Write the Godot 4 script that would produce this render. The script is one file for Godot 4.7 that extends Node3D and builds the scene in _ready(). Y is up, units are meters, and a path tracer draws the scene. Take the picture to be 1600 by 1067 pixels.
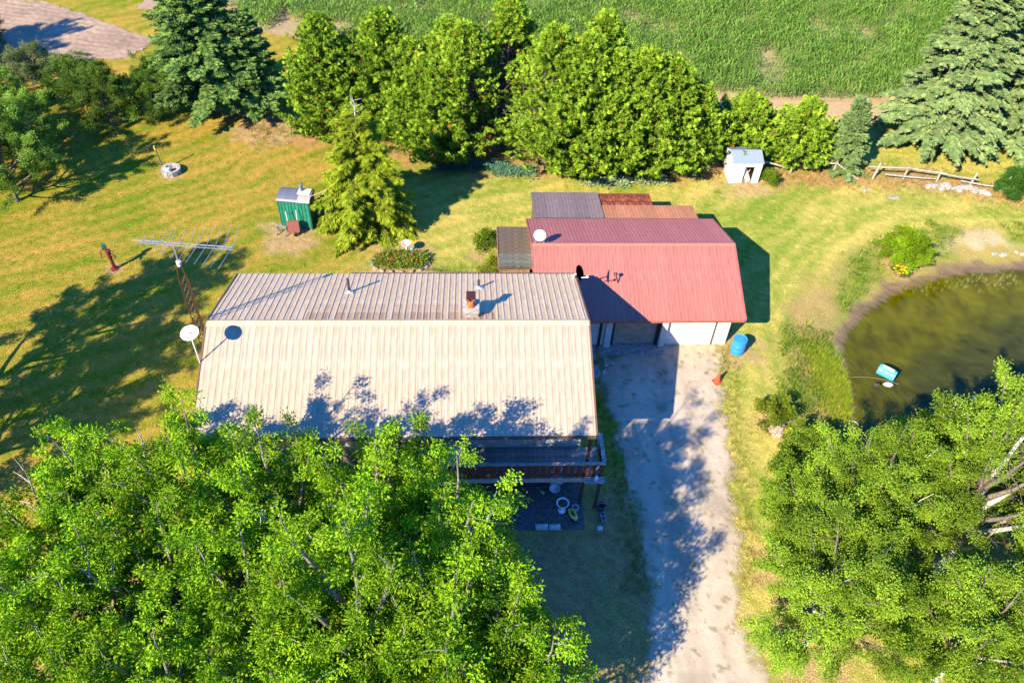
extends Node3D
# A farm lot seen from the air: tan-roofed house, red garage, lawn, pond, trees and a corn field.

class MB:
	var v := PackedVector3Array()
	var n := PackedVector3Array()
	var c := PackedColorArray()
	var u := PackedVector2Array()
	func tri(a: Vector3, b: Vector3, d: Vector3, col: Color):
		var m := (b - a).cross(d - a).normalized()
		v.append(a); v.append(d); v.append(b)
		for i in 3:
			n.append(m); c.append(col)
	func stri(a: Vector3, b: Vector3, d: Vector3, na: Vector3, nb: Vector3, nd: Vector3, col: Color):
		v.append(a); v.append(d); v.append(b)
		n.append(na); n.append(nd); n.append(nb)
		for i in 3:
			c.append(col)
	func quad(a: Vector3, b: Vector3, d: Vector3, e: Vector3, col: Color):
		tri(a, b, d, col); tri(a, d, e, col)
	func hexa(p: Array, col: Color):   # p: bottom 4 counter-clockwise seen from above, then top 4
		quad(p[4], p[5], p[6], p[7], col); quad(p[3], p[2], p[1], p[0], col)
		for i in 4:
			var j := (i + 1) % 4
			quad(p[i], p[j], p[j + 4], p[i + 4], col)
	func box(t: Transform3D, s: Vector3, col: Color):
		var h := s * 0.5
		var p := []
		for y in [-1, 1]:
			for k in [Vector2(-1, 1), Vector2(1, 1), Vector2(1, -1), Vector2(-1, -1)]:
				p.append(t * Vector3(k.x * h.x, y * h.y, k.y * h.z))
		hexa(p, col)
	func bx(a: Vector3, b: Vector3, col: Color):
		box(Transform3D(Basis(), (a + b) * 0.5), (b - a).abs(), col)
	func beam(a: Vector3, b: Vector3, w: float, h: float, col: Color):
		var d := b - a
		var z := d.normalized()
		var x := Vector3.UP.cross(z)
		if x.length() < 0.01: x = Vector3.RIGHT
		x = x.normalized()
		box(Transform3D(Basis(x, z.cross(x), z), (a + b) * 0.5), Vector3(w, h, d.length()), col)
	func tube(pts: Array, rad: Array, sides: int, col: Color, cap := true):
		var rings := []
		var norms := []
		var t0: Vector3 = (pts[1] - pts[0]).normalized()
		var s := t0.cross(Vector3(0.31, 0.2, 0.93)).normalized()
		for i in pts.size():
			var t: Vector3 = (pts[mini(i + 1, pts.size() - 1)] - pts[maxi(i - 1, 0)]).normalized()
			s = (s - t * s.dot(t)).normalized()
			var w := t.cross(s)
			var ring := []
			var nr := []
			for k in sides:
				var a := TAU * k / sides
				var d := s * cos(a) + w * sin(a)
				nr.append(d); ring.append(pts[i] + d * rad[i])
			rings.append(ring); norms.append(nr)
		for i in pts.size() - 1:
			for k in sides:
				var j := (k + 1) % sides
				stri(rings[i][k], rings[i][j], rings[i + 1][j], norms[i][k], norms[i][j], norms[i + 1][j], col)
				stri(rings[i][k], rings[i + 1][j], rings[i + 1][k], norms[i][k], norms[i + 1][j], norms[i + 1][k], col)
		if cap:
			for k in range(1, sides - 1):
				tri(rings[0][0], rings[0][k + 1], rings[0][k], col)
				var e = rings[pts.size() - 1]
				tri(e[0], e[k], e[k + 1], col)
	func lathe(prof: Array, sides: int, t: Transform3D, col: Color):   # Vector2(radius, height), outside when going up
		for i in prof.size() - 1:
			var p: Vector2 = prof[i]
			var q: Vector2 = prof[i + 1]
			var m := Vector2(q.y - p.y, p.x - q.x).normalized()
			for k in sides:
				var a := TAU * k / sides
				var b := TAU * (k + 1) / sides
				var ca := Vector3(cos(a), 0, -sin(a))
				var cb := Vector3(cos(b), 0, -sin(b))
				var na := (t.basis * (ca * m.x + Vector3(0, m.y, 0))).normalized()
				var nb := (t.basis * (cb * m.x + Vector3(0, m.y, 0))).normalized()
				var a0 := t * (ca * p.x + Vector3(0, p.y, 0))
				var b0 := t * (cb * p.x + Vector3(0, p.y, 0))
				var a1 := t * (ca * q.x + Vector3(0, q.y, 0))
				var b1 := t * (cb * q.x + Vector3(0, q.y, 0))
				if p.x > 0.0001: stri(a0, b0, b1, na, nb, nb, col)
				if q.x > 0.0001: stri(a0, b1, a1, na, nb, na, col)
	func lump(t: Transform3D, s: Vector3, sd: int, col: Color, rough := 0.25):   # an uneven stone
		var nz := FastNoiseLite.new()
		nz.seed = sd; nz.frequency = 0.9
		var rows := 6
		var cols := 9
		var g := []
		for i in rows + 1:
			var r := []
			for k in cols:
				var th := PI * i / rows
				var ph := TAU * k / cols
				var d := Vector3(sin(th) * cos(ph), cos(th), sin(th) * sin(ph))
				r.append(t * (d * s * 0.5 * (1.0 + rough * nz.get_noise_3dv(d * 1.6) * 2.0)))
			g.append(r)
		for i in rows:
			for k in cols:
				var j := (k + 1) % cols
				tri(g[i][k], g[i][j], g[i + 1][j], col)
				tri(g[i][k], g[i + 1][j], g[i + 1][k], col)
	func done() -> ArrayMesh:
		var a := []
		a.resize(Mesh.ARRAY_MAX)
		a[Mesh.ARRAY_VERTEX] = v; a[Mesh.ARRAY_NORMAL] = n; a[Mesh.ARRAY_COLOR] = c
		if u.size() == v.size() and u.size() > 0: a[Mesh.ARRAY_TEX_UV] = u
		var m := ArrayMesh.new()
		m.add_surface_from_arrays(Mesh.PRIMITIVE_TRIANGLES, a)
		return m

var M := {}
var used := {}
var noise_a := FastNoiseLite.new()
var noise_b := FastNoiseLite.new()
var noise_c := FastNoiseLite.new()
var R := RandomNumberGenerator.new()

func numbered(s: String) -> String:
	if not used.has(s):
		used[s] = 0
		return s
	used[s] += 1
	return "%s_%03d" % [s, used[s]]

func tag(o: Node, label: String, category: String, group := "", kind := ""):
	o.set_meta("label", label)
	if category: o.set_meta("category", category)
	if group: o.set_meta("group", group)
	if kind: o.set_meta("kind", kind)

func thing(called: String, label: String, category: String, at := Vector3.ZERO, turn := 0.0, group := "") -> Node3D:
	var o := Node3D.new()
	o.name = numbered(called)
	add_child(o)
	o.position = at
	o.rotation.y = turn
	tag(o, label, category, group)
	return o

func put(called: String, mesh: Mesh, m: Material, parent: Node = self) -> MeshInstance3D:
	var o := MeshInstance3D.new()
	o.name = called if parent != self else numbered(called)
	o.mesh = mesh
	o.material_override = m
	parent.add_child(o, true)
	if parent != self:
		var k := 1
		if String(o.name) != called:   # a repeat: leg_001, leg_002 ...
			while parent.has_node("%s_%03d" % [called, k]): k += 1
			o.name = "%s_%03d" % [called, k]
	return o

func scatter(called: String, mesh: Mesh, m: Material, xf: Array, cols: Array, parent: Node = self) -> MultiMeshInstance3D:
	var mm := MultiMesh.new()
	mm.transform_format = MultiMesh.TRANSFORM_3D
	mm.use_colors = true
	mm.mesh = mesh
	mm.instance_count = xf.size()
	for i in xf.size():
		mm.set_instance_transform(i, xf[i])
		mm.set_instance_color(i, cols[i])
	var o := MultiMeshInstance3D.new()
	o.name = called if parent != self else numbered(called)
	o.multimesh = mm
	o.material_override = m
	parent.add_child(o, true)
	o.set_meta("kind", "stuff")
	return o

func noise_tex(freq: float, lo: Color, hi: Color, size := 512, sd := 1, oct := 4, kind := FastNoiseLite.TYPE_SIMPLEX_SMOOTH) -> NoiseTexture2D:
	var f := FastNoiseLite.new()
	f.noise_type = kind
	f.seed = sd; f.frequency = freq; f.fractal_octaves = oct; f.fractal_gain = 0.6
	var t := NoiseTexture2D.new()
	t.width = size; t.height = size; t.seamless = true; t.noise = f
	var g := Gradient.new()
	g.set_color(0, lo); g.set_color(1, hi)
	g.set_offset(0, 0.15); g.set_offset(1, 0.85)
	t.color_ramp = g
	return t

func norm_tex(freq: float, strength: float, size := 512, sd := 1, oct := 4) -> NoiseTexture2D:
	var f := FastNoiseLite.new()
	f.seed = sd; f.frequency = freq; f.fractal_octaves = oct; f.fractal_gain = 0.65
	var t := NoiseTexture2D.new()
	t.width = size; t.height = size; t.seamless = true; t.noise = f
	t.as_normal_map = true; t.bump_strength = strength
	return t

func mat(rough := 0.8, tex: Texture2D = null, scale := Vector3.ONE, nrm: Texture2D = null, ns := 1.0, metal := 0.0, world := false) -> StandardMaterial3D:
	var m := StandardMaterial3D.new()
	m.vertex_color_use_as_albedo = true
	m.roughness = rough
	m.metallic = metal
	if tex or nrm:
		m.uv1_triplanar = true
		m.uv1_world_triplanar = world
		m.uv1_scale = scale
	if tex: m.albedo_texture = tex
	if nrm:
		m.normal_enabled = true
		m.normal_texture = nrm
		m.normal_scale = ns
	return m

func facing(dir: Vector3, up: Vector3, s: float) -> Basis:   # z along dir, y as near up as it goes
	var z := dir.normalized()
	var x := up.cross(z)
	if x.length() < 0.02: x = Vector3(1, 0.1, 0).cross(z)
	x = x.normalized()
	return Basis(x * s, z.cross(x) * s, z * s)

func rdir() -> Vector3:
	var z := R.randf_range(-1, 1)
	var a := R.randf() * TAU
	var r := sqrt(1 - z * z)
	return Vector3(r * cos(a), z, r * sin(a))

func bez(a: Vector3, b: Vector3, d: Vector3, t: float) -> Vector3:
	return a.lerp(b, t).lerp(b.lerp(d, t), t)

# ---------------------------------------------------------------- the lie of the land
var pond := PackedVector2Array([Vector2(36.6, -11.8), Vector2(33.7, -11.7), Vector2(30.2, -10.8), Vector2(27.9, -9.8), Vector2(25.7, -8.3), Vector2(24.1, -6.8), Vector2(23.3, -5.4), Vector2(23.0, -3.7), Vector2(22.7, -1.9), Vector2(22.1, 0.2), Vector2(23.0, 2.2), Vector2(26.0, 3.6), Vector2(31, 4.6), Vector2(38, 5.0), Vector2(46, 2.0), Vector2(49, -4.0), Vector2(46, -9.6), Vector2(41, -11.4)])

func pond_dist(x: float, z: float) -> float:
	if x < 14.0 or z < -22.0 or z > 15.0 or x > 60.0: return 9.0
	var p := Vector2(x, z)
	var best := 99.0
	var inside := false
	var j := pond.size() - 1
	for i in pond.size():
		var a := pond[i]
		var b := pond[j]
		var e := b - a
		var w := p - a
		var d := (w - e * clampf(w.dot(e) / e.length_squared(), 0, 1)).length_squared()
		if d < best: best = d
		if (a.y > z) != (b.y > z) and x < e.x * (z - a.y) / e.y + a.x: inside = not inside
		j = i
	best = sqrt(best)
	return -best if inside else best

func height(x: float, z: float) -> float:
	var h := noise_a.get_noise_2d(x * 0.35, z * 0.35) * 0.10 if x < 60 and x > -50 else 0.0
	if x > -10 and x < 19 and z > -17 and z < 7: h *= 0.12
	var d := pond_dist(x, z)
	if d < 3.4:
		var t := clampf(d / 3.4, 0, 1)
		if d > 0: h = lerpf(-0.62, h, smoothstep(0, 1, t)) + noise_b.get_noise_2d(x * 4, z * 4) * 0.06
		else: h = -0.62 - 0.9 * smoothstep(0, 3.5, -d) + noise_b.get_noise_2d(x * 3, z * 3) * 0.05
	return h

func drive_edges(z: float) -> Vector2:
	var l := [[-5.4, 9.3], [-2.4, 9.6], [1.2, 9.9], [3.8, 10.0], [6.7, 10.2], [9.1, 10.1], [11.0, 9.8], [12.7, 9.5], [30.0, 9.0]]
	var r := [[-5.4, 16.2], [-3.0, 16.2], [-0.7, 15.7], [3.1, 15.2], [6.8, 14.8], [8.9, 14.3], [11.1, 14.1], [12.8, 14.4], [30.0, 16.0]]
	return Vector2(pl(l, z), pl(r, z))

func pl(t: Array, z: float) -> float:
	for i in t.size() - 1:
		if z <= t[i + 1][0]:
			return lerpf(t[i][1], t[i + 1][1], clampf((z - t[i][0]) / (t[i + 1][0] - t[i][0]), 0, 1))
	return t[t.size() - 1][1]

func drive_in(x: float, z: float) -> float:   # metres inside the gravel, negative outside
	if z < -5.3 or x < 7 or x > 19: return -9.0
	var e := drive_edges(z)
	return minf(x - e.x, e.y - x) + noise_b.get_noise_2d(x * 5, z * 5) * 0.55 + noise_c.get_noise_2d(x * 9, z * 9) * 0.25

func corn_edge(x: float) -> float:   # corn grows where z is less than this
	return pl([[-24.0, -52.0], [-18.0, -45.0], [-14.6, -40.2], [-10.9, -38.9], [-7.0, -36.0], [-1.5, -34.0], [8.0, -32.0], [21.5, -30.7], [33.0, -30.0], [80.0, -30.4]], x)

func hedge_line(x: float) -> float:   # the middle of the tree and fence line behind the lawn
	return pl([[-12.0, -26.0], [0.0, -22.6], [5.0, -21.8], [12.0, -21.2], [18.0, -21.4], [27.0, -20.6], [34.0, -20.2], [39.0, -18.6], [60.0, -16.0]], x)

func ground_col(x: float, z: float) -> Color:
	var big := noise_a.get_noise_2d(x * 1.1 + 50, z * 1.1) * 0.9 + noise_a.get_noise_2d(x * 3.4, z * 3.4 + 90) * 0.55
	var fine := noise_c.get_noise_2d(x * 6, z * 6)
	# mown bands follow the way the mower goes round
	var d := 0.0
	if x > 9: d = (Vector2(x, z) - Vector2(36, -2)).length()
	elif x < -3: d = (Vector2(x, z) - Vector2(-44, -62)).length()
	else: d = z * 0.9 + x * 0.3
	var band := sin(d * TAU / 1.15 + noise_a.get_noise_2d(x * 1.6, z * 1.6) * 6.0)
	var sa := d * 1.1
	var sb := atan2(z + (2.0 if x > 9 else 62.0), x - (36.0 if x > 9 else -44.0)) * (14.0 if x > 9 else 50.0) if (x > 9 or x < -3) else x * 0.9
	var streak := noise_c.get_noise_2d(sa * 1.3, sb * 0.16) + noise_b.get_noise_2d(sa * 2.2 + 31, sb * 0.35) * 0.7
	var west := smoothstep(4.0, -8.0, x)
	var dry := clampf(0.52 + big * 0.42 + streak * 0.34 + fine * 0.26 + band * lerpf(0.15, 0.24, west), 0, 1)
	var c := Color(0.165, 0.230, 0.016).lerp(Color(0.205, 0.285, 0.035), 1.0 - west).lerp(Color(0.45, 0.290, 0.058).lerp(Color(0.56, 0.445, 0.125), 1.0 - west), dry)
	c = c * (1.0 + fine * 0.16)
	# bare earth along the trees and the fence
	if x > -13 and z < -14:
		var hl := absf(z - hedge_line(x))
		var k := smoothstep(2.0, 0.3, hl + noise_b.get_noise_2d(x * 4, z * 4) * 1.6)
		c = c.lerp(Color(0.42, 0.25, 0.11) * (1.0 + fine * 0.3), k * 0.85)
		if z > corn_edge(x) - 1 and z < corn_edge(x) + 2.4 and x > 12:
			c = c.lerp(Color(0.52, 0.36, 0.20) * (1.0 + fine * 0.2), smoothstep(-0.3, 0.3, 1.6 - absf(z - corn_edge(x) - 0.8)))
	if z < corn_edge(x):
		c = c.lerp(Color(0.42, 0.31, 0.18) * (1.0 + fine * 0.3), 0.9)
	# worn ground in the front yard
	if z > 2.0 and x > -14 and x < 10.6:
		var k2 := smoothstep(2.0, 4.5, z) * clampf(0.90 + big * 0.6, 0.3, 1)
		c = c.lerp(Color(0.40, 0.27, 0.12) * (1.0 + fine * 0.35), k2)
	# pond bank
	var pd := pond_dist(x, z)
	if pd < 4.5:
		if pd < 0: c = Color(0.150, 0.142, 0.003).lerp(Color(0.078, 0.086, 0.012), smoothstep(-1.2, -5.5, pd + big * 2.0)) * (0.72 + fine * 0.30 + noise_b.get_noise_2d(x * 5.0, z * 5.0) * 0.35)
		else:
			var w := pd + noise_b.get_noise_2d(x * 3, z * 3) * 0.9
			var mud := smoothstep(1.05, 0.45, w)
			var weed := smoothstep(4.2, 2.6, w) * (1 - mud)
			var patch := clampf(0.5 + noise_b.get_noise_2d(x * 1.7 + 30, z * 1.7) * 1.3, 0, 1)
			c = c.lerp(Color(0.15, 0.22, 0.03).lerp(Color(0.36, 0.27, 0.10), patch), weed * 0.85)
			c = c.lerp(Color(0.22, 0.155, 0.09) * (1 + fine * 0.3), mud)
			if z < -6.5: c = c.lerp(Color(0.50, 0.30, 0.15) if x < 29 else Color(0.52, 0.42, 0.28), smoothstep(1.6, 2.3, w) * smoothstep(3.3, 2.7, w) * patch * (0.2 if x < 29 else 0.7))
	# trodden rings round things that stand on the lawn
	for s in [[-16.2, -20.4, 0.9], [-7.6, -14.0, 2.0], [-17.0, -11.1, 0.6], [-1.0, -11.6, 2.2], [4.2, -12.0, 1.2], [17.2, -4.6, 1.6], [21.0, -19.8, 2.0], [-11.5, -25.8, 2.6], [18.0, 0.5, 1.3], [16.6, 11.5, 2.6], [29.0, -12.3, 1.6], [-9.8, -25.5, 1.6], [16.0, 8.0, 1.5]]:
		var q: float = Vector2(x - s[0], z - s[1]).length() / s[2]
		if q < 1.5:
			c = c.lerp(Color(0.46, 0.31, 0.16) * (1 + fine * 0.3), smoothstep(1.15, 0.45, q + noise_b.get_noise_2d(x * 5, z * 5) * 0.6) * 0.8)
	c.a = 1.0
	return c

func _ready():
	# camera
	var cam := Camera3D.new()
	cam.name = "camera"
	add_child(cam)
	var yaw := 0.0764
	var pit := 0.8087
	var rol := 0.0527
	var fw := Vector3(sin(yaw) * cos(pit), -sin(pit), -cos(yaw) * cos(pit))
	var rt := Vector3(cos(yaw), 0, sin(yaw))
	var up := rt.cross(fw)
	var r2 := rt * cos(rol) + up * sin(rol)
	var u2 := up * cos(rol) - rt * sin(rol)
	cam.transform = Transform3D(Basis(r2, u2, -fw), Vector3(2.8628, 31.86, 24.9234))
	cam.fov = rad_to_deg(2.0 * atan(533.5 / 1299.5))
	cam.near = 0.1
	cam.far = 1500
	cam.current = true
	# sky, sun, exposure
	var we := WorldEnvironment.new()
	we.name = "world"
	var env := Environment.new()
	env.background_mode = Environment.BG_SKY
	var sky := Sky.new()
	var sm := ProceduralSkyMaterial.new()
	sm.sky_top_color = Color(0.165, 0.44, 0.82)
	sm.sky_horizon_color = Color(0.44, 0.68, 0.92)
	sm.sky_curve = 0.12
	sm.ground_bottom_color = Color(0.30, 0.30, 0.18)
	sm.ground_horizon_color = Color(0.50, 0.58, 0.62)
	sm.sun_angle_max = 12.0
	sky.sky_material = sm
	env.sky = sky
	env.background_energy_multiplier = 0.92
	env.tonemap_mode = Environment.TONE_MAPPER_LINEAR
	env.tonemap_exposure = 2.8
	env.sdfgi_enabled = true
	env.ssao_enabled = true
	env.ssil_enabled = true
	we.environment = env
	add_child(we)
	var sun := DirectionalLight3D.new()
	sun.name = "sun"
	sun.light_energy = 1.6
	sun.light_color = Color(1.0, 0.94, 0.82)
	sun.light_angular_distance = 0.5
	sun.shadow_enabled = true
	add_child(sun)
	sun.look_at_from_position(Vector3.ZERO, Vector3(0.935, -1.0, -0.985), Vector3.UP)

	noise_a.seed = 11; noise_a.frequency = 0.09; noise_a.fractal_octaves = 3
	noise_b.seed = 23; noise_b.frequency = 0.12; noise_b.fractal_octaves = 3
	noise_c.seed = 37; noise_c.frequency = 0.35; noise_c.fractal_octaves = 2
	R.seed = 5
	materials()
	ground()
	driveway()
	garden()
	pond_water()
	house()
	deck()
	garage()
	lean_tos()
	annex()
	trees()
	corn()
	grasses()
	antenna()
	dishes()
	yard_things()
	patio_things()
	fence_line()
	pond_things()

func materials():
	M.ground = mat(0.95)
	M.ground.metallic_specular = 0.08
	M.ground.uv1_triplanar = true
	M.ground.uv1_world_triplanar = true
	M.ground.uv1_scale = Vector3.ONE / 5.3
	M.ground.albedo_texture = noise_tex(0.05, Color(0.72, 0.72, 0.70), Color(1, 1, 1), 1024, 3, 5)
	M.ground.normal_enabled = true
	M.ground.normal_texture = norm_tex(0.06, 9.0, 1024, 4, 5)
	M.ground.normal_scale = 0.5
	M.gravel = mat(0.95, noise_tex(0.20, Color(0.78, 0.77, 0.76), Color(1, 1, 1), 1024, 8, 3), Vector3.ONE / 4.1, norm_tex(0.16, 8.0, 1024, 9, 4), 0.45, 0.0, true)
	M.gravel.metallic_specular = 0.1
	M.paint = mat(0.6, noise_tex(0.01, Color(0.86, 0.86, 0.86), Color(1, 1, 1), 256, 12, 4), Vector3.ONE * 0.7)
	M.plain = mat(0.5)
	M.wood = mat(0.8, noise_tex(0.02, Color(0.55, 0.55, 0.55), Color(1, 1, 1), 256, 14, 4), Vector3(0.6, 3.0, 3.0))
	M.concrete = mat(0.9, noise_tex(0.02, Color(0.7, 0.7, 0.7), Color(1, 1, 1), 256, 15, 5), Vector3.ONE * 0.8)
	M.roof_tan = mat(0.42, noise_tex(0.008, Color(0.90, 0.885, 0.86), Color(1, 1, 1), 512, 16, 5), Vector3(0.9, 0.25, 0.25), norm_tex(0.008, 2.0, 256, 17, 3), 0.25)
	M.roof_red = mat(0.5, noise_tex(0.008, Color(0.94, 0.92, 0.91), Color(1, 1, 1), 512, 18, 5), Vector3(0.9, 0.25, 0.25), norm_tex(0.008, 2.0, 256, 17, 3), 0.25)
	M.roof_tan.metallic_specular = 0.12
	M.roof_red.metallic_specular = 0.12
	M.roof_rust = mat(0.8, noise_tex(0.012, Color(0.42, 0.36, 0.34), Color(1, 1, 1), 256, 20, 5), Vector3(1.2, 0.5, 0.5))
	M.metal = mat(0.35, null, Vector3.ONE, null, 1.0, 0.7)
	M.bark = mat(0.9, noise_tex(0.03, Color(0.5, 0.5, 0.5), Color(1, 1, 1), 256, 22, 4), Vector3(3, 0.7, 3))
	M.birch = mat(0.7, noise_tex(0.03, Color(0.50, 0.47, 0.45), Color(1, 1, 1), 256, 24, 3), Vector3(0.8, 5.0, 0.8))
	M.leaf = mat(0.5)
	M.leaf.metallic_specular = 0.16
	M.leaf.backlight_enabled = true
	M.leaf.backlight = Color(0.75, 0.85, 0.25)
	M.needle = mat(0.6)
	M.needle.metallic_specular = 0.1
	M.needle.backlight_enabled = true
	M.needle.backlight = Color(0.35, 0.42, 0.2)
	M.glass = StandardMaterial3D.new()
	M.glass.albedo_color = Color(0.03, 0.04, 0.05)
	M.glass.roughness = 0.06
	M.glass.metallic_specular = 0.7
	M.water = StandardMaterial3D.new()
	M.water.transparency = BaseMaterial3D.TRANSPARENCY_ALPHA
	M.water.albedo_color = Color(0.12, 0.12, 0.01, 0.06)
	M.water.roughness = 0.03
	M.water.metallic_specular = 0.28
	M.water.normal_enabled = true
	M.water.normal_texture = norm_tex(0.02, 3.0, 512, 31, 3)
	M.water.normal_scale = 0.12
	M.water.uv1_triplanar = true
	M.water.uv1_world_triplanar = true
	M.water.uv1_scale = Vector3.ONE / 4.0

func grid_mesh(x0: float, x1: float, z0: float, z1: float, step: float, hf: Callable, cf: Callable, keep: Callable) -> ArrayMesh:
	var nx := int(ceil((x1 - x0) / step))
	var nz := int(ceil((z1 - z0) / step))
	var sx := (x1 - x0) / nx
	var sz := (z1 - z0) / nz
	var v := PackedVector3Array()
	var c := PackedColorArray()
	var n := PackedVector3Array()
	var k := PackedByteArray()
	v.resize((nx + 1) * (nz + 1)); c.resize(v.size()); n.resize(v.size()); k.resize(v.size())
	for j in nz + 1:
		for i in nx + 1:
			var x := x0 + i * sx
			var z := z0 + j * sz
			var q := j * (nx + 1) + i
			v[q] = Vector3(x, hf.call(x, z), z)
			c[q] = cf.call(x, z)
			k[q] = 1 if keep.call(x, z) else 0
	for j in nz + 1:
		for i in nx + 1:
			var q := j * (nx + 1) + i
			var l := v[q - 1] if i > 0 else v[q]
			var r := v[q + 1] if i < nx else v[q]
			var b := v[q - nx - 1] if j > 0 else v[q]
			var f := v[q + nx + 1] if j < nz else v[q]
			n[q] = (f - b).cross(r - l).normalized()
	var ix := PackedInt32Array()
	for j in nz:
		for i in nx:
			var q := j * (nx + 1) + i
			if k[q] + k[q + 1] + k[q + nx + 1] + k[q + nx + 2] < 3: continue
			ix.append_array(PackedInt32Array([q, q + 1, q + nx + 2, q, q + nx + 2, q + nx + 1]))
	var a := []
	a.resize(Mesh.ARRAY_MAX)
	a[Mesh.ARRAY_VERTEX] = v; a[Mesh.ARRAY_NORMAL] = n; a[Mesh.ARRAY_COLOR] = c; a[Mesh.ARRAY_INDEX] = ix
	var m := ArrayMesh.new()
	m.add_surface_from_arrays(Mesh.PRIMITIVE_TRIANGLES, a)
	return m

func ground():
	# one sheet: fine where the yard is, coarser out to the horizon
	var m := grid_mesh(-44, 64, -60, 20, 0.25, height, ground_col, func(_x, _z): return true)
	var b := MB.new()
	var far := Color(0.22, 0.25, 0.03)
	var e := 900.0
	var xs := [-e, -44.0, 64.0, e]
	var zs := [-e, -60.0, 20.0, e]
	for i in 3:
		for j in 3:
			if i == 1 and j == 1: continue
			b.quad(Vector3(xs[i], -0.03, zs[j + 1]), Vector3(xs[i + 1], -0.03, zs[j + 1]), Vector3(xs[i + 1], -0.03, zs[j]), Vector3(xs[i], -0.03, zs[j]), far)
	var a := []
	a.resize(Mesh.ARRAY_MAX)
	a[Mesh.ARRAY_VERTEX] = b.v; a[Mesh.ARRAY_NORMAL] = b.n; a[Mesh.ARRAY_COLOR] = b.c
	m.add_surface_from_arrays(Mesh.PRIMITIVE_TRIANGLES, a)
	var o := put("lawn", m, M.ground)
	tag(o, "mown lawn, patchy yellow and green, with bare earth and pond bank", "", "", "structure")

func driveway():
	var col := func(x, z):
		var e := drive_edges(z)
		var mid := (e.x + e.y) * 0.5
		var f := noise_c.get_noise_2d(x * 7, z * 4)
		var big := noise_b.get_noise_2d(x * 3, z * 1.2)
		var c := Color(0.50, 0.42, 0.315) * (1 + f * 0.16 + big * 0.26)
		for t in [-1.35, 0.45]:   # packed wheel tracks
			c = c.lerp(Color(0.59, 0.50, 0.385), smoothstep(0.5, 0.1, absf(x - mid - t + big * 0.3)) * 0.85)
		var inn := drive_in(x, z)
		c = c.lerp(Color(0.26, 0.215, 0.08), smoothstep(0.5, 0.0, inn) * 0.7)
		if noise_c.get_noise_2d(x * 4.1 + 7, z * 4.1) > 0.52: c = c.lerp(Color(0.19, 0.17, 0.06), 0.6)
		c = c.lerp(Color(0.25, 0.21, 0.15), smoothstep(0.28, 0.5, noise_b.get_noise_2d(x * 2.6 + 40, z * 2.6)) * (0.75 if z < 0.0 else 0.3))
		c.a = 1.0
		return c
	var m := grid_mesh(8.6, 17.6, -5.25, 26, 0.11, func(x, z): return height(x, z) + 0.012 + noise_c.get_noise_2d(x * 8, z * 8) * 0.006, col, func(x, z): return drive_in(x, z) > 0.02)
	tag(put("driveway", m, M.gravel), "pale gravel driveway running up to the red garage", "", "", "structure")
	# loose stones along the wheel tracks
	var st := MB.new()
	st.lump(Transform3D(), Vector3.ONE, 3, Color.WHITE, 0.3)
	var xf := []
	var cs := []
	for i in 5200:
		var z := R.randf_range(-5.0, 20)
		var x := R.randf_range(9, 16.5)
		if drive_in(x, z) < -0.15: continue
		var s := R.randf_range(0.02, 0.055)
		xf.append(Transform3D(Basis.from_euler(Vector3(R.randf() * 6, R.randf() * 6, 0)) * Basis.from_scale(Vector3(s, s * 0.7, s)), Vector3(x, height(x, z) + 0.02, z)))
		var k := R.randf_range(0.55, 1.15)
		cs.append(Color(0.45 * k, 0.39 * k, 0.33 * k))
	tag(scatter("gravel_stones", st.done(), M.plain, xf, cs), "loose stones lying on the gravel driveway", "gravel", "", "stuff")

func garden():
	var keep := func(x, z):
		var p := Vector2(x, z)
		return Geometry2D.is_point_in_polygon(p + Vector2(noise_c.get_noise_2d(x * 4, z * 4), noise_c.get_noise_2d(z * 4, x * 4)) * 0.3, PackedVector2Array([Vector2(-44, -45), Vector2(-32, -44.4), Vector2(-21.4, -38.0), Vector2(-22.9, -35.0), Vector2(-29.5, -34.4), Vector2(-37, -32.0), Vector2(-44, -32)]))
	var furrow := func(x, z): return height(x, z) + 0.03 + 0.012 * sin((z * 0.95 - x * 0.18) * TAU / 0.62) + noise_c.get_noise_2d(x * 5, z * 5) * 0.03
	var col := func(x, z):
		var f := noise_c.get_noise_2d(x * 5, z * 5)
		return Color(0.38, 0.275, 0.195) * (1 + f * 0.25 + noise_b.get_noise_2d(x * 2, z * 2) * 0.3)
	tag(put("garden_soil", grid_mesh(-44, -20, -46, -31.5, 0.14, furrow, col, keep), M.gravel), "bare furrowed soil of the vegetable garden", "", "", "structure")
	# second bare strip at the far end of the lawn
	var keep2 := func(x, z): return Geometry2D.is_point_in_polygon(Vector2(x, z), PackedVector2Array([Vector2(-24.5, -43.2), Vector2(-18.2, -43.6), Vector2(-11.0, -47.5), Vector2(-24, -48)]))
	tag(put("bare_field_strip", grid_mesh(-25, -10, -48, -42.5, 0.2, func(x, z): return height(x, z) + 0.03 + noise_c.get_noise_2d(x * 5, z * 5) * 0.03, col, keep2), M.gravel), "strip of bare soil at the end of the corn field", "", "", "structure")

func pond_water():
	var m := grid_mesh(21, 50, -13, 6.5, 0.5, func(_x, _z): return -0.60, func(_x, _z): return Color.WHITE, func(x, z): return pond_dist(x, z) < 1.0)
	tag(put("pond_water", m, M.water), "still brown-green water of the pond", "", "", "structure")

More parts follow.
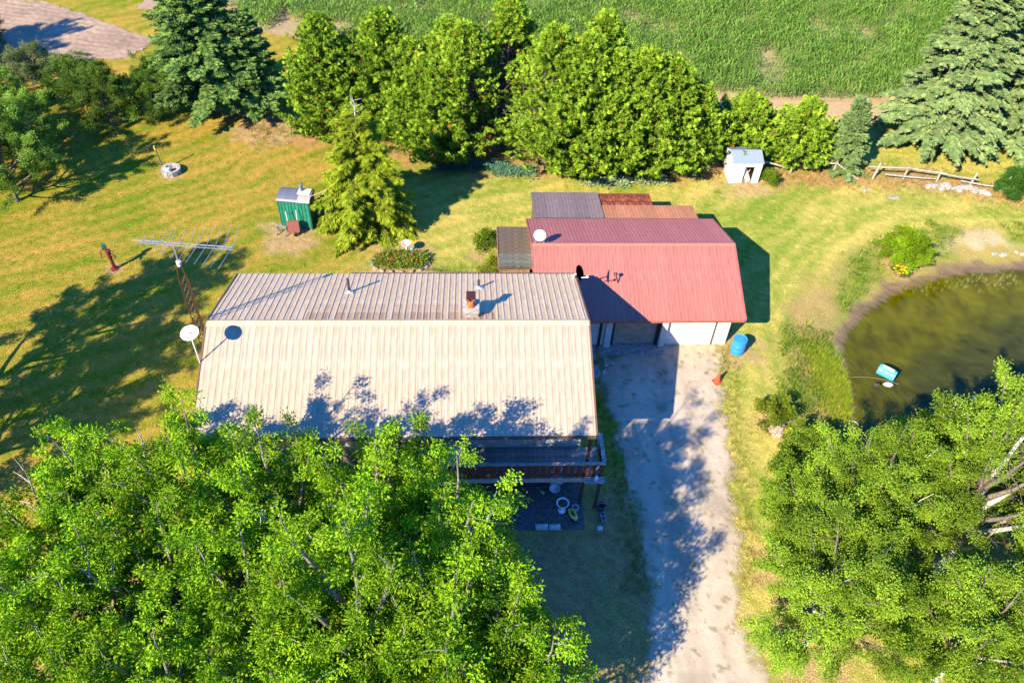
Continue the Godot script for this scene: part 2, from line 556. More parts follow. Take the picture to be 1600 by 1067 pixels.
# ---------------------------------------------------------------- buildings
func ribbed(width: float, length: float, ribs: int, rw: float, rh: float, col: Color, rust: float, sd: int) -> ArrayMesh:
	# a roofing sheet: x across, z down the slope from 0 to length, ribs standing up
	var b := MB.new()
	var prof := [Vector2(0, 0)]
	var step := width / ribs
	for i in ribs:
		var x := (i + 0.5) * step
		prof.append(Vector2(x - rw * 0.5, 0)); prof.append(Vector2(x - rw * 0.25, rh)); prof.append(Vector2(x + rw * 0.25, rh)); prof.append(Vector2(x + rw * 0.5, 0))
	prof.append(Vector2(width - 0.004, 0))
	var nz := FastNoiseLite.new()
	nz.seed = sd; nz.frequency = 1.3
	var rows := 6
	for i in prof.size() - 1:
		for k in rows:
			var z0 := length * k / rows
			var z1 := length * (k + 1) / rows
			var mid := 1.0 + nz.get_noise_2d(i * 2.3, k * 0.6) * 0.10
			var cc := Color(col.r * mid, col.g * mid, col.b * mid)
			if rust > 0.0 and k < 2: cc = cc.lerp(Color(0.30, 0.16, 0.08), clampf(rust * (1.0 - k * 0.65) * (0.5 + nz.get_noise_2d(i * 9.0, 3.0)), 0, 0.7))
			var lap := 0.007 if k < 3 else 0.0   # the upper sheet laps over the lower one
			var pa := Vector3(prof[i].x, prof[i].y + lap, 0)
			var pb := Vector3(prof[i + 1].x, prof[i + 1].y + lap, 0)
			var dz0 := Vector3(0, 0, z0)
			var dz1 := Vector3(0, 0, z1)
			b.quad(pa + dz1, pb + dz1, pb + dz0, pa + dz0, cc)
			if k == 2: b.quad(pa + dz1 - Vector3(0, lap, 0), pb + dz1 - Vector3(0, lap, 0), pb + dz1, pa + dz1, cc * 0.8)
	b.quad(Vector3(0, -0.01, length), Vector3(width - 0.004, -0.01, length), Vector3(width - 0.004, 0, length), Vector3(0, 0, length), col)
	return b.done()

func slope_frame(top_left: Vector3, eave_left: Vector3) -> Transform3D:
	var z := (eave_left - top_left).normalized()
	var x := Vector3.RIGHT if z.z > 0 else Vector3.LEFT
	return Transform3D(Basis(x, z.cross(x), z), top_left)

func lay_sheets(parent: Node, called: String, x0: float, x1: float, n: int, top: Vector3, eave: Vector3, meshes: Array, m: Material, pick: Callable):
	var w := (x1 - x0) / n
	for i in n:
		var o := put(called, meshes[pick.call(i)], m, parent)
		var xx := x0 + (i if eave.z > top.z else i + 1) * w
		o.transform = slope_frame(Vector3(xx, top.y, top.z), Vector3(xx, eave.y, eave.z)).translated_local(Vector3(0, 0.012 + (i % 2) * 0.004, 0))

func window(parent: Node, at: Vector3, w: float, h: float, deep := 0.06):   # in a wall that looks to +z
	var f := MB.new()
	var fc := Color(0.62, 0.60, 0.55)
	f.bx(at + Vector3(-w / 2 - 0.07, -h / 2 - 0.07, 0), at + Vector3(w / 2 + 0.07, -h / 2, deep), fc)
	f.bx(at + Vector3(-w / 2 - 0.07, h / 2, 0), at + Vector3(w / 2 + 0.07, h / 2 + 0.07, deep), fc)
	f.bx(at + Vector3(-w / 2 - 0.07, -h / 2, 0), at + Vector3(-w / 2, h / 2, deep), fc)
	f.bx(at + Vector3(w / 2, -h / 2, 0), at + Vector3(w / 2 + 0.07, h / 2, deep), fc)
	f.bx(at + Vector3(-0.025, -h / 2, 0), at + Vector3(0.025, h / 2, deep * 0.8), fc)
	var o := put("window", f.done(), M.paint, parent)
	var g := MB.new()
	g.bx(at + Vector3(-w / 2, -h / 2, -0.01), at + Vector3(w / 2, h / 2, deep * 0.35), Color(0.04, 0.05, 0.06))
	put("pane", g.done(), M.glass, o)

func lap_wall(b: MB, x0: float, x1: float, y0: float, y1: float, z: float, board: float, col: Color):   # clapboards looking to +z
	var y := y0
	while y < y1 - 0.01:
		var t := minf(y + board, y1)
		var k := 1.0 + noise_c.get_noise_2d(y * 7, z) * 0.08
		var cc := Color(col.r * k, col.g * k, col.b * k)
		b.quad(Vector3(x0, y, z + 0.018), Vector3(x1, y, z + 0.018), Vector3(x1, t, z), Vector3(x0, t, z), cc)
		b.quad(Vector3(x0, y, z), Vector3(x1, y, z), Vector3(x1, y, z + 0.018), Vector3(x0, y, z + 0.018), cc)
		y = t

func house():
	var h := thing("house", "long house with tan ribbed metal roof and front deck", "house")
	var brown := Color(0.075, 0.035, 0.022)
	var ey := 5.226
	var ez := 4.747
	var ry := 6.912
	var bz := -4.931
	var by := 5.16
	# walls
	var w := MB.new()
	w.bx(Vector3(-7.75, -0.3, -4.45), Vector3(-7.55, 5.25, 3.25), Color(0.50, 0.47, 0.40))
	w.bx(Vector3(7.55, -0.3, -4.45), Vector3(7.75, 5.25, 3.25), Color(0.50, 0.47, 0.40))
	w.bx(Vector3(-7.55, -0.3, -4.45), Vector3(7.55, 5.2, -4.25), Color(0.50, 0.47, 0.40))
	w.bx(Vector3(-7.55, -0.3, 3.05), Vector3(7.55, 5.55, 3.25), Color(0.50, 0.47, 0.40))
	for x in [-7.75, 7.55]:   # gable triangles
		var p := [Vector3(x, 5.25, 3.25), Vector3(x + 0.2, 5.25, 3.25), Vector3(x + 0.2, 5.25, -4.45), Vector3(x, 5.25, -4.45), Vector3(x, 6.80, 0.1), Vector3(x + 0.2, 6.80, 0.1), Vector3(x + 0.2, 6.80, -0.1), Vector3(x, 6.80, -0.1)]
		w.hexa(p, Color(0.50, 0.47, 0.40))
	lap_wall(w, -7.75, 7.75, 2.45, 5.25, 3.252, 0.2, Color(0.62, 0.60, 0.55))
	lap_wall(w, -7.75, 7.75, 0.0, 2.25, 3.252, 0.2, Color(0.22, 0.20, 0.17))
	put("wall", w.done(), M.paint, h)
	for x in [-5.6, -2.6, 3.6, 6.2]: window(h, Vector3(x, 3.95, 3.275), 1.3, 1.1)
	window(h, Vector3(-4.6, 1.2, 3.275), 1.2, 0.8)
	var d := MB.new()
	d.bx(Vector3(0.7, 2.45, 3.272), Vector3(1.65, 4.55, 3.33), Color(0.20, 0.06, 0.04))
	var door := put("door", d.done(), M.paint, h)
	var kn := MB.new()
	kn.lathe([Vector2(0, 0), Vector2(0.035, 0.01), Vector2(0.035, 0.04), Vector2(0, 0.05)], 8, Transform3D(Basis(Vector3.RIGHT, PI / 2), Vector3(1.56, 3.45, 3.33)), Color(0.5, 0.4, 0.2))
	put("handle", kn.done(), M.metal, door)
	d = MB.new()
	d.bx(Vector3(5.0, 0.05, 3.272), Vector3(5.95, 2.05, 3.33), Color(0.06, 0.05, 0.045))
	put("door", d.done(), M.paint, h)
	# roof deck under the sheets, fascia, barge boards
	var r := MB.new()
	var up := 0.13
	for s in [[ry, 0.0, ey, ez], [ry, 0.0, by, bz]]:
		var a := Vector3(-8, s[0], s[1])
		var b := Vector3(8, s[0], s[1])
		var c := Vector3(8, s[2], s[3])
		var e := Vector3(-8, s[2], s[3])
		var dn := Vector3(0, -up, 0)
		if s[3] > 0: r.hexa([e + dn, c + dn, b + dn, a + dn, e, c, b, a], brown)
		else: r.hexa([a + dn, b + dn, c + dn, e + dn, a, b, c, e], brown)
	var roof := put("roof", r.done(), M.paint, h)
	var len_f := Vector2(ry - ey, ez).length() + 0.05
	var len_b := Vector2(ry - by, bz).length() + 0.05
	var tan_c := Color(0.400, 0.328, 0.248)
	var front := []
	var back := []
	for k in 3:
		var t := 1.0 + (k - 1) * 0.012
		front.append(ribbed(0.8, len_f, 3, 0.115, 0.015, Color(tan_c.r * t, tan_c.g * t, tan_c.b * t), 0.0, 40 + k))
	for k in 6:
		var t := 1.0 + (k % 3 - 1) * 0.015
		back.append(ribbed(0.8, len_b, 3, 0.085, 0.022, Color(0.54 * t, 0.41 * t, 0.275 * t), [0.1, 0.2, 0.15, 0.8, 1.0, 0.7][k], 50 + k))
	lay_sheets(roof, "roof_sheet", -8, 8, 20, Vector3(0, ry, 0), Vector3(0, ey, ez), front, M.roof_tan, func(i): return (i * 7) % 3)
	lay_sheets(roof, "roof_sheet", -8, 8, 20, Vector3(0, ry, 0), Vector3(0, by, bz), back, M.roof_tan, func(i): return (i * 5) % 3 + (3 if i > 4 and i < 15 else 0))
	var cap := MB.new()
	var nf := Vector3(0, ez, ry - ey).normalized()
	var nb := Vector3(0, -bz, -(ry - by)).normalized()
	var sf := Vector3(0, ey - ry, ez).normalized()
	var sb := Vector3(0, by - ry, bz).normalized()
	var top := Vector3(0, ry + 0.062, 0)
	for i in 6:
		var xa := -8.02 + i * 2.674
		var xb := xa + 2.67
		var lift := Vector3(0, 0.003 * (i % 2), 0)
		var fa := top + lift + sf * 0.26 - nf * 0.012
		var ba := top + lift + sb * 0.13 - nb * 0.012
		var q := [Vector3(xa, fa.y, fa.z), Vector3(xb, fa.y, fa.z), Vector3(xb, top.y + lift.y, 0), Vector3(xa, top.y + lift.y, 0)]
		cap.quad(q[0], q[1], q[2], q[3], Color(0.42, 0.36, 0.27))
		cap.quad(q[3], q[2], Vector3(xb, ba.y, ba.z), Vector3(xa, ba.y, ba.z), Color(0.41, 0.34, 0.28))
		cap.quad(q[0] - nf * 0.02, q[1] - nf * 0.02, q[1], q[0], Color(0.45, 0.38, 0.3))
	put("ridge_cap", cap.done(), M.roof_tan, roof)
	var g := MB.new()
	for x in [-8.035, 8.035]:
		var s := 0.03
		for e in [[ey, ez], [by, bz]]:
			g = MB.new()
			var a := Vector3(x - s, ry - 0.17, 0)
			var c := Vector3(x - s, e[0] - 0.17, e[1])
			var ww := Vector3(2 * s, 0, 0)
			var hh := Vector3(0, 0.215, 0)
			if e[1] > 0: g.hexa([c, c + ww, a + ww, a, c + hh, c + ww + hh, a + ww + hh, a + hh], Color(0.16, 0.075, 0.04))
			else: g.hexa([a, a + ww, c + ww, c, a + hh, a + ww + hh, c + ww + hh, c + hh], Color(0.16, 0.075, 0.04))
			put("barge_board", g.done(), M.paint, roof)
	g = MB.new()
	g.bx(Vector3(-8.0, ey - 0.20, ez + 0.003), Vector3(8.0, ey - 0.012, ez + 0.035), brown)
	put("fascia", g.done(), M.paint, roof)
	g = MB.new()
	g.bx(Vector3(-8.0, by - 0.20, bz - 0.035), Vector3(8.0, by - 0.012, bz - 0.003), brown)
	put("fascia", g.done(), M.paint, roof)
	g = MB.new()
	g.bx(Vector3(-8.0, ey - 0.13, ez + 0.038), Vector3(8.0, ey - 0.03, ez + 0.13), Color(0.10, 0.06, 0.045))
	put("gutter", g.done(), M.paint, roof)
	g = MB.new()
	g.bx(Vector3(-2.7, by - 0.13, bz - 0.15), Vector3(8.0, by - 0.02, bz - 0.038), Color(0.10, 0.06, 0.045))
	put("gutter", g.done(), M.paint, roof)
	# chimney: pale flashing box, orange clay flue with a dark mouth
	var yb := func(z): return ry + (ry - by) / bz * -z * -1.0 if false else ry - (ry - by) * (z / bz)
	var ch := MB.new()
	var cz := -0.62
	ch.bx(Vector3(2.68, yb.call(cz) - 0.5, cz - 0.42), Vector3(3.30, yb.call(cz) + 0.42, cz + 0.30), Color(0.36, 0.33, 0.30))
	ch.bx(Vector3(2.64, yb.call(cz) + 0.42, cz - 0.46), Vector3(3.34, yb.call(cz) + 0.50, cz + 0.34), Color(0.45, 0.40, 0.35))
	var chim := put("chimney", ch.done(), M.concrete, h)
	var fl := MB.new()
	var f0 := Vector3(2.98, yb.call(cz) + 0.50, cz - 0.05)
	fl.lathe([Vector2(0.19, 0.0), Vector2(0.17, 0.28), Vector2(0.19, 0.29), Vector2(0.19, 0.36), Vector2(0.12, 0.36), Vector2(0.12, 0.05), Vector2(0, 0.05)], 8, Transform3D(Basis(Vector3.UP, PI / 8), f0), Color(0.50, 0.17, 0.05))
	put("flue", fl.done(), M.concrete, chim)
	fl = MB.new()
	fl.box(Transform3D(Basis(Vector3.RIGHT, 0.3), f0 + Vector3(0, 0.56, -0.04)), Vector3(0.40, 0.03, 0.40), Color(0.12, 0.04, 0.03))
	for k in [Vector2(-1, -1), Vector2(1, -1), Vector2(1, 1), Vector2(-1, 1)]:
		fl.beam(f0 + Vector3(0.15 * k.x, 0.33, 0.13 * k.y), f0 + Vector3(0.15 * k.x, 0.56 - 0.045 * k.y, 0.13 * k.y), 0.02, 0.02, Color(0.12, 0.04, 0.03))
	put("flue_cap", fl.done(), M.metal, chim)
	for p in [[-2.5, -2.85, 0.85], [3.35, -3.35, 0.5]]:
		var y = yb.call(p[1])
		var vp := MB.new()
		vp.tube([Vector3(p[0], y - 0.1, p[1]), Vector3(p[0], y + p[2], p[1])], [0.065, 0.065], 10, Color(0.05, 0.045, 0.05))
		var o := put("vent_pipe", vp.done(), M.plain, h)
		vp = MB.new()
		vp.box(Transform3D(Basis(Vector3.RIGHT, -0.34), Vector3(p[0], y + 0.065, p[1])), Vector3(0.36, 0.03, 0.36), Color(0.36, 0.40, 0.46))
		vp.lathe([Vector2(0.14, 0.0), Vector2(0.075, 0.14)], 10, Transform3D(Basis(), Vector3(p[0], y + 0.05, p[1])), Color(0.30, 0.34, 0.40))
		put("flashing", vp.done(), M.plain, o)

func deck():
	var h: Node3D = get_node("house")
	var dk := MB.new()
	# joists and beams below, posts to the ground
	var brown := Color(0.10, 0.045, 0.028)
	dk.bx(Vector3(0.1, 2.12, 4.885), Vector3(8.42, 2.385, 4.925), Color(0.50, 0.52, 0.52))
	dk.bx(Vector3(0.1, 2.16, 3.28), Vector3(8.45, 2.34, 3.33), brown)
	var k := 0
	while k < 15:
		dk.bx(Vector3(0.14 + k * 0.59, 2.2, 3.34), Vector3(0.18 + k * 0.59, 2.345, 4.735), brown)
		k += 1
	var deck_o := put("deck", dk.done(), M.wood, h)
	var z := 3.30
	var i := 0
	while z < 4.78:
		var b := MB.new()
		var t := R.randf_range(0.8, 1.15)
		b.bx(Vector3(0.05, 2.35, 0), Vector3(8.5, 2.385, 0.132), Color(0.44 * t, 0.45 * t, 0.42 * t))
		var o := put("deck_board", b.done(), M.wood, deck_o)
		o.position.z = z
		z += 0.14
		i += 1
	for p in [[0.12, 4.82], [2.9, 4.82], [8.5, 4.82], [7.85, 4.60]]:
		var b := MB.new()
		b.bx(Vector3(p[0] - 0.06, -0.1, p[1] - 0.06), Vector3(p[0] + 0.06, [5.08, 3.355, 3.355, 5.12][[0.12, 2.9, 8.5, 7.85].find(p[0])], p[1] + 0.06), Color(0.15, 0.06, 0.035))
		put("post", b.done(), M.wood, deck_o)
	# railing: flat boards with gaps, pale cap
	var bal := MB.new()
	bal.bx(Vector3(-0.105, 2.42, -0.012), Vector3(0.105, 3.36, 0.012), Color(0.17, 0.062, 0.032))
	var bm := bal.done()
	var x := 0.32
	while x < 8.4:
		var o := put("baluster", bm, M.wood, deck_o)
		o.position = Vector3(x, R.randf_range(-0.01, 0.01), 4.865)
		x += 0.30
	z = 3.5
	while z < 4.75:
		var o := put("baluster", bm, M.wood, deck_o)
		o.transform = Transform3D(Basis(Vector3.UP, PI / 2), Vector3(8.545, 0, z))
		z += 0.30
	var rl := MB.new()
	rl.bx(Vector3(0.05, 3.36, 4.79), Vector3(8.60, 3.40, 4.93), Color(0.46, 0.46, 0.44))
	rl.bx(Vector3(8.46, 3.365, 3.30), Vector3(8.62, 3.405, 4.785), Color(0.46, 0.46, 0.44))
	put("rail", rl.done(), M.wood, deck_o)
	rl = MB.new()
	rl.bx(Vector3(0.1, 2.52, 4.82), Vector3(8.45, 2.60, 4.852), brown)
	rl.bx(Vector3(0.1, 3.24, 4.82), Vector3(8.45, 3.32, 4.852), brown)
	put("rail", rl.done(), M.wood, deck_o)
	rl = MB.new()
	rl.bx(Vector3(7.75, 2.42, 4.90), Vector3(8.62, 2.47, 5.22), Color(0.44, 0.46, 0.46))
	put("shelf", rl.done(), M.wood, deck_o)

func garage():
	var t := thing("garage", "white garage with red ribbed gable roof at driveway end", "garage", Vector3(16.75, 0, -8.2), 0.006)
	var x0 := -10.55
	var ry := 4.398
	var ey := 2.856
	var ez := 4.07
	var bz := -4.0
	var by := 2.88
	var wz := 3.02
	var white := Color(0.74, 0.72, 0.68)
	var w := MB.new()
	w.bx(Vector3(x0 + 0.2, -0.2, -3.9), Vector3(x0 + 0.4, 2.9, wz), white)
	w.bx(Vector3(-0.42, -0.2, -3.9), Vector3(-0.22, 2.9, wz), white)
	w.bx(Vector3(x0 + 0.4, -0.2, -3.9), Vector3(-0.42, 2.9, -3.7), white)
	# front wall in pieces round the openings
	w.bx(Vector3(x0 + 0.4, -0.2, wz - 0.2), Vector3(-6.55, 2.9, wz), white)
	w.bx(Vector3(-6.55, 2.35, wz - 0.2), Vector3(-3.80, 2.95, wz), white)
	w.bx(Vector3(-3.80, -0.2, wz - 0.2), Vector3(-0.42, 2.9, wz), white)
	lap_wall(w, -3.55, -1.02, 0.0, 2.9, wz + 0.002, 0.16, Color(0.80, 0.78, 0.73))
	for x in [x0 + 0.2, -0.42]:
		w.hexa([Vector3(x, 2.9, wz), Vector3(x + 0.2, 2.9, wz), Vector3(x + 0.2, 2.9, -3.9), Vector3(x, 2.9, -3.9), Vector3(x, 4.28, 0.1), Vector3(x + 0.2, 4.28, 0.1), Vector3(x + 0.2, 4.28, -0.1), Vector3(x, 4.28, -0.1)], white)
	put("wall", w.done(), M.paint, t)
	# pillars and trim
	for x in [-6.62, -3.72]:
		var p := MB.new()
		p.bx(Vector3(x - 0.16, -0.1, wz + 0.003), Vector3(x + 0.16, 2.88, wz + 0.24), Color(0.66, 0.66, 0.64))
		put("pillar", p.done(), M.paint, t)
	for x in [-7.02, -6.36, -3.98]:
		var p := MB.new()
		p.bx(Vector3(x - 0.07, 0, wz + 0.003), Vector3(x + 0.07, 2.6, wz + 0.06), Color(0.045, 0.035, 0.03))
		put("door_post", p.done(), M.paint, t)
	var tr := MB.new()
	tr.bx(Vector3(-1.02, 0, wz + 0.003), Vector3(-0.94, 2.9, wz + 0.045), Color(0.10, 0.09, 0.08))
	tr.bx(Vector3(-0.50, 0, wz + 0.003), Vector3(-0.22, 2.9, wz + 0.05), Color(0.78, 0.76, 0.72))
	put("corner_trim", tr.done(), M.paint, t)
	# sectional overhead door: four panels
	var dm := MB.new()
	dm.bx(Vector3(-6.29, 0.0, wz - 0.14), Vector3(-4.05, 2.34, wz - 0.10), Color(0.30, 0.23, 0.16))
	var door := put("overhead_door", dm.done(), M.paint, t)
	for k in 4:
		var p := MB.new()
		p.bx(Vector3(-6.28, 0.02 + k * 0.58, wz - 0.098), Vector3(-4.06, 0.585 + k * 0.58, wz - 0.05), Color(0.42, 0.33, 0.24))
		put("door_panel", p.done(), M.paint, door)
	dm = MB.new()
	dm.bx(Vector3(-8.9, 0.02, wz + 0.003), Vector3(-7.12, 2.2, wz + 0.05), Color(0.55, 0.55, 0.55))
	var d2 := put("side_door", dm.done(), M.paint, t)
	for k in 4:
		var p := MB.new()
		p.bx(Vector3(-8.84, 0.06 + k * 0.54, wz + 0.052), Vector3(-7.18, 0.56 + k * 0.54, wz + 0.075), Color(0.62, 0.62, 0.61))
		put("door_panel", p.done(), M.paint, d2)
	var lm := MB.new()
	lm.lathe([Vector2(0, 0), Vector2(0.10, 0.02), Vector2(0.14, 0.14), Vector2(0.05, 0.20), Vector2(0, 0.2)], 9, Transform3D(Basis(), Vector3(-5.95, 2.42, wz + 0.2)), Color(0.75, 0.75, 0.72))
	lm.beam(Vector3(-5.95, 2.6, wz), Vector3(-5.95, 2.6, wz + 0.2), 0.03, 0.03, Color(0.3, 0.3, 0.3))
	put("wall_lamp", lm.done(), M.plain, t)
	# roof
	var r := MB.new()
	var red := Color(0.30, 0.10, 0.085)
	for s in [[ey, ez], [by, bz]]:
		var a := Vector3(x0, ry, 0)
		var b := Vector3(0, ry, 0)
		var c := Vector3(0, s[0], s[1])
		var e := Vector3(x0, s[0], s[1])
		var dn := Vector3(0, -0.11, 0)
		if s[1] > 0: r.hexa([e + dn, c + dn, b + dn, a + dn, e, c, b, a], red)
		else: r.hexa([a + dn, b + dn, c + dn, e + dn, a, b, c, e], red)
	var roof := put("roof", r.done(), M.paint, t)
	var n := 14
	var sw := -x0 / n
	var lf := Vector2(ry - ey, ez).length() + 0.04
	var lb := Vector2(ry - by, bz).length() + 0.04
	var fr := []
	var bk := []
	for k in 3:
		var q := 1.0 + (k - 1) * 0.03
		fr.append(ribbed(sw, lf, 4, 0.06, 0.011, Color(0.325 * q, 0.130 * q, 0.110 * q), 0.0, 60 + k))
		bk.append(ribbed(sw, lb, 4, 0.06, 0.010, Color(0.36 * q, 0.14 * q, 0.13 * q), 0.0, 70 + k))
	lay_sheets(roof, "roof_sheet", x0, 0, n, Vector3(0, ry, 0), Vector3(0, ey, ez), fr, M.roof_red, func(i): return (i * 7) % 3)
	lay_sheets(roof, "roof_sheet", x0, 0, n, Vector3(0, ry, 0), Vector3(0, by, bz), bk, M.roof_red, func(i): return (i * 5) % 3)
	var cap := MB.new()
	cap.quad(Vector3(x0 - 0.02, ry - 0.02, 0.16), Vector3(0.02, ry - 0.02, 0.16), Vector3(0.02, ry + 0.055, 0), Vector3(x0 - 0.02, ry + 0.055, 0), Color(0.35, 0.15, 0.115))
	cap.quad(Vector3(x0 - 0.02, ry + 0.055, 0), Vector3(0.02, ry + 0.055, 0), Vector3(0.02, ry - 0.02, -0.16), Vector3(x0 - 0.02, ry - 0.02, -0.16), Color(0.34, 0.135, 0.13))
	put("ridge_cap", cap.done(), M.roof_red, roof)
	var g := MB.new()
	for x in [x0 - 0.035, 0.035]:
		for e in [[ey, ez], [by, bz]]:
			g = MB.new()
			var a := Vector3(x - 0.03, ry - 0.14, 0)
			var c := Vector3(x - 0.03, e[0] - 0.14, e[1])
			var ww := Vector3(0.06, 0, 0)
			var hh := Vector3(0, 0.175, 0)
			if e[1] > 0: g.hexa([c, c + ww, a + ww, a, c + hh, c + ww + hh, a + ww + hh, a + hh], Color(0.36, 0.10, 0.085))
			else: g.hexa([a, a + ww, c + ww, c, a + hh, a + ww + hh, c + ww + hh, c + hh], Color(0.36, 0.10, 0.085))
			put("barge_board", g.done(), M.paint, roof)
	g = MB.new()
	g.bx(Vector3(x0, ey - 0.16, ez + 0.003), Vector3(0, ey - 0.012, ez + 0.03), Color(0.34, 0.12, 0.09))
	put("fascia", g.done(), M.paint, roof)
	# concrete apron before the doors
	g = MB.new()
	g.bx(Vector3(-7.0, -0.05, 3.05), Vector3(-3.5, 0.05, 3.75), Color(0.40, 0.40, 0.38))
	put("door_sill", g.done(), M.concrete, t)

func shed_roof(called: String, label: String, x0: float, x1: float, z_hi: float, y_hi: float, z_lo: float, y_lo: float, n: int, ribs: int, col: Color, m: Material, x1_lo := -99.0) -> Node3D:
	# a lean-to: open frame on posts with a sloping sheet roof that falls away to the back
	var t := thing(called, label, "lean-to", Vector3((x0 + x1) / 2, 0, (z_hi + z_lo) / 2))
	var o := Vector3((x0 + x1) / 2, 0, (z_hi + z_lo) / 2)
	var w := (x1 - x0) / n
	var ln := Vector2(y_hi - y_lo, z_hi - z_lo).length()
	var ms := []
	for k in 3:
		var q := 1.0 + (k - 1) * 0.08
		ms.append(ribbed(w, ln, ribs, 0.05, 0.012, Color(col.r * q, col.g * q, col.b * q), 0.0, int(x0 * 7) + k))
	for i in n:
		var s := put("roof_sheet", ms[(i * 5) % 3], m, t)
		s.transform = slope_frame(Vector3(x0 + (i + 1) * w, y_hi, z_hi) - o, Vector3(x0 + (i + 1) * w, y_lo, z_lo) - o).translated_local(Vector3(0, 0.01 + (i % 2) * 0.006, 0))
	var f := MB.new()
	var dn := Vector3(0, -0.09, 0)
	var a := Vector3(x0, y_hi, z_hi) - o
	var b := Vector3(x1, y_hi, z_hi) - o
	var c := Vector3(x1, y_lo, z_lo) - o
	var e := Vector3(x0, y_lo, z_lo) - o
	f.hexa([a + dn, b + dn, c + dn, e + dn, a, b, c, e], Color(0.16, 0.11, 0.08))
	put("roof_frame", f.done(), M.wood, t)
	f = MB.new()
	var d := 0.1
	f.bx(Vector3(x0 + d, 0, z_lo + d) - o, Vector3(x1 - d, y_lo - 0.06, z_lo + d + 0.06) - o, Color(0.20, 0.15, 0.11))
	f.bx(Vector3(x0 + d, 0, z_lo + d + 0.06) - o, Vector3(x0 + d + 0.06, y_lo - 0.06, z_hi) - o, Color(0.20, 0.15, 0.11))
	f.bx(Vector3(x1 - d - 0.06, 0, z_lo + d + 0.06) - o, Vector3(x1 - d, y_lo - 0.06, z_hi) - o, Color(0.20, 0.15, 0.11))
	put("wall", f.done(), M.wood, t)
	return t

func lean_tos():
	shed_roof("lean_to", "lean-to with faded grey-mauve ribbed roof behind the red garage", 6.62, 10.62, -12.42, 2.74, -15.5, 2.25, 5, 4, Color(0.185, 0.145, 0.150), M.roof_tan)
	shed_roof("lean_to", "lean-to with orange-tan ribbed roof along the garage back", 10.66, 16.02, -12.38, 2.76, -14.0, 2.46, 7, 4, Color(0.40, 0.18, 0.105), M.roof_tan)
	shed_roof("lean_to", "narrow lean-to with rusty red-brown roof, farthest from the driveway", 10.66, 13.72, -14.02, 2.36, -15.48, 2.2, 4, 4, Color(0.36, 0.085, 0.032), M.roof_rust)

func annex():
	var t := thing("shelter", "small wooden shelter with mossy grey board roof left of garage", "shelter", Vector3(5.42, 0, -10.3))
	var w := MB.new()
	w.bx(Vector3(-0.82, 0, -1.55), Vector3(-0.72, 2.2, 1.5), Color(0.28, 0.17, 0.10))
	w.bx(Vector3(-0.72, 0, -1.55), Vector3(0.78, 2.25, -1.45), Color(0.28, 0.17, 0.10))
	put("wall", w.done(), M.wood, t)
	for k in 7:   # front wall boards
		var b := MB.new()
		var q := R.randf_range(0.8, 1.2)
		b.bx(Vector3(-0.72, 0.3 + k * 0.26, 1.44), Vector3(0.78, 0.55 + k * 0.26, 1.475), Color(0.42 * q, 0.24 * q, 0.13 * q))
		put("wall_board", b.done(), M.wood, t)
	var f := MB.new()
	f.hexa([Vector3(-0.9, 2.18, 1.62), Vector3(0.88, 2.18, 1.62), Vector3(0.88, 2.36, -1.68), Vector3(-0.9, 2.36, -1.68), Vector3(-0.9, 2.27, 1.62), Vector3(0.88, 2.27, 1.62), Vector3(0.88, 2.45, -1.68), Vector3(-0.9, 2.45, -1.68)], Color(0.14, 0.10, 0.07))
	var roof := put("roof", f.done(), M.wood, t)
	for k in 12:
		var b := MB.new()
		var q := R.randf_range(0.75, 1.25)
		var g := R.randf_range(0.0, 0.5)
		b.box(Transform3D(Basis(Vector3.RIGHT, 0.0545), Vector3(-0.01, 2.29 + 0.0545 * (1.5 - k * 0.277) , 1.5 - k * 0.277)), Vector3(1.82 + R.randf_range(-0.04, 0.04), 0.03, 0.268), Color(0.15 * q, 0.145 * q, 0.125 * q).lerp(Color(0.10, 0.15, 0.09), g))
		put("roof_board", b.done(), M.wood, roof)
	for x in [-0.93, 0.90]:
		var b := MB.new()
		b.beam(Vector3(x, 2.25, 1.62), Vector3(x, 2.43, -1.68), 0.04, 0.16, Color(0.33, 0.20, 0.12))
		put("barge_board", b.done(), M.wood, roof)

# ---------------------------------------------------------------- trees
func leaf(b: MB, at: Vector3, dir: Vector3, up: Vector3, l: float, w: float, col: Color, fold := 0.25):
	var q := facing(dir, up, 1.0)
	var tip := at + q.z * l
	var s := q.x * w * 0.5
	var mid := at + q.z * l * 0.45
	var dn := q.y * w * fold
	b.tri(at, mid + s + dn, tip, col)
	b.tri(at, tip, mid - s + dn, col)

func leaf_cluster(n: int, r: float, l: float, w: float, sd: int, droop: float) -> ArrayMesh:
	R.seed = sd
	var b := MB.new()
	for i in n:
		var a := TAU * i / n + R.randf_range(-0.4, 0.4)
		var e := R.randf_range(-0.35, 0.7) - droop
		var d := Vector3(cos(a) * cos(e), sin(e), sin(a) * cos(e))
		var p := d * r * R.randf_range(0.15, 1.0)
		var k := R.randf_range(0.8, 1.15)
		leaf(b, p, (d + rdir() * 0.5 + Vector3(0, -droop, 0)).normalized(), (Vector3.UP + rdir() * 0.6).normalized(), l * R.randf_range(0.75, 1.2), w * R.randf_range(0.8, 1.15), Color(k, k, k))
	return b.done()

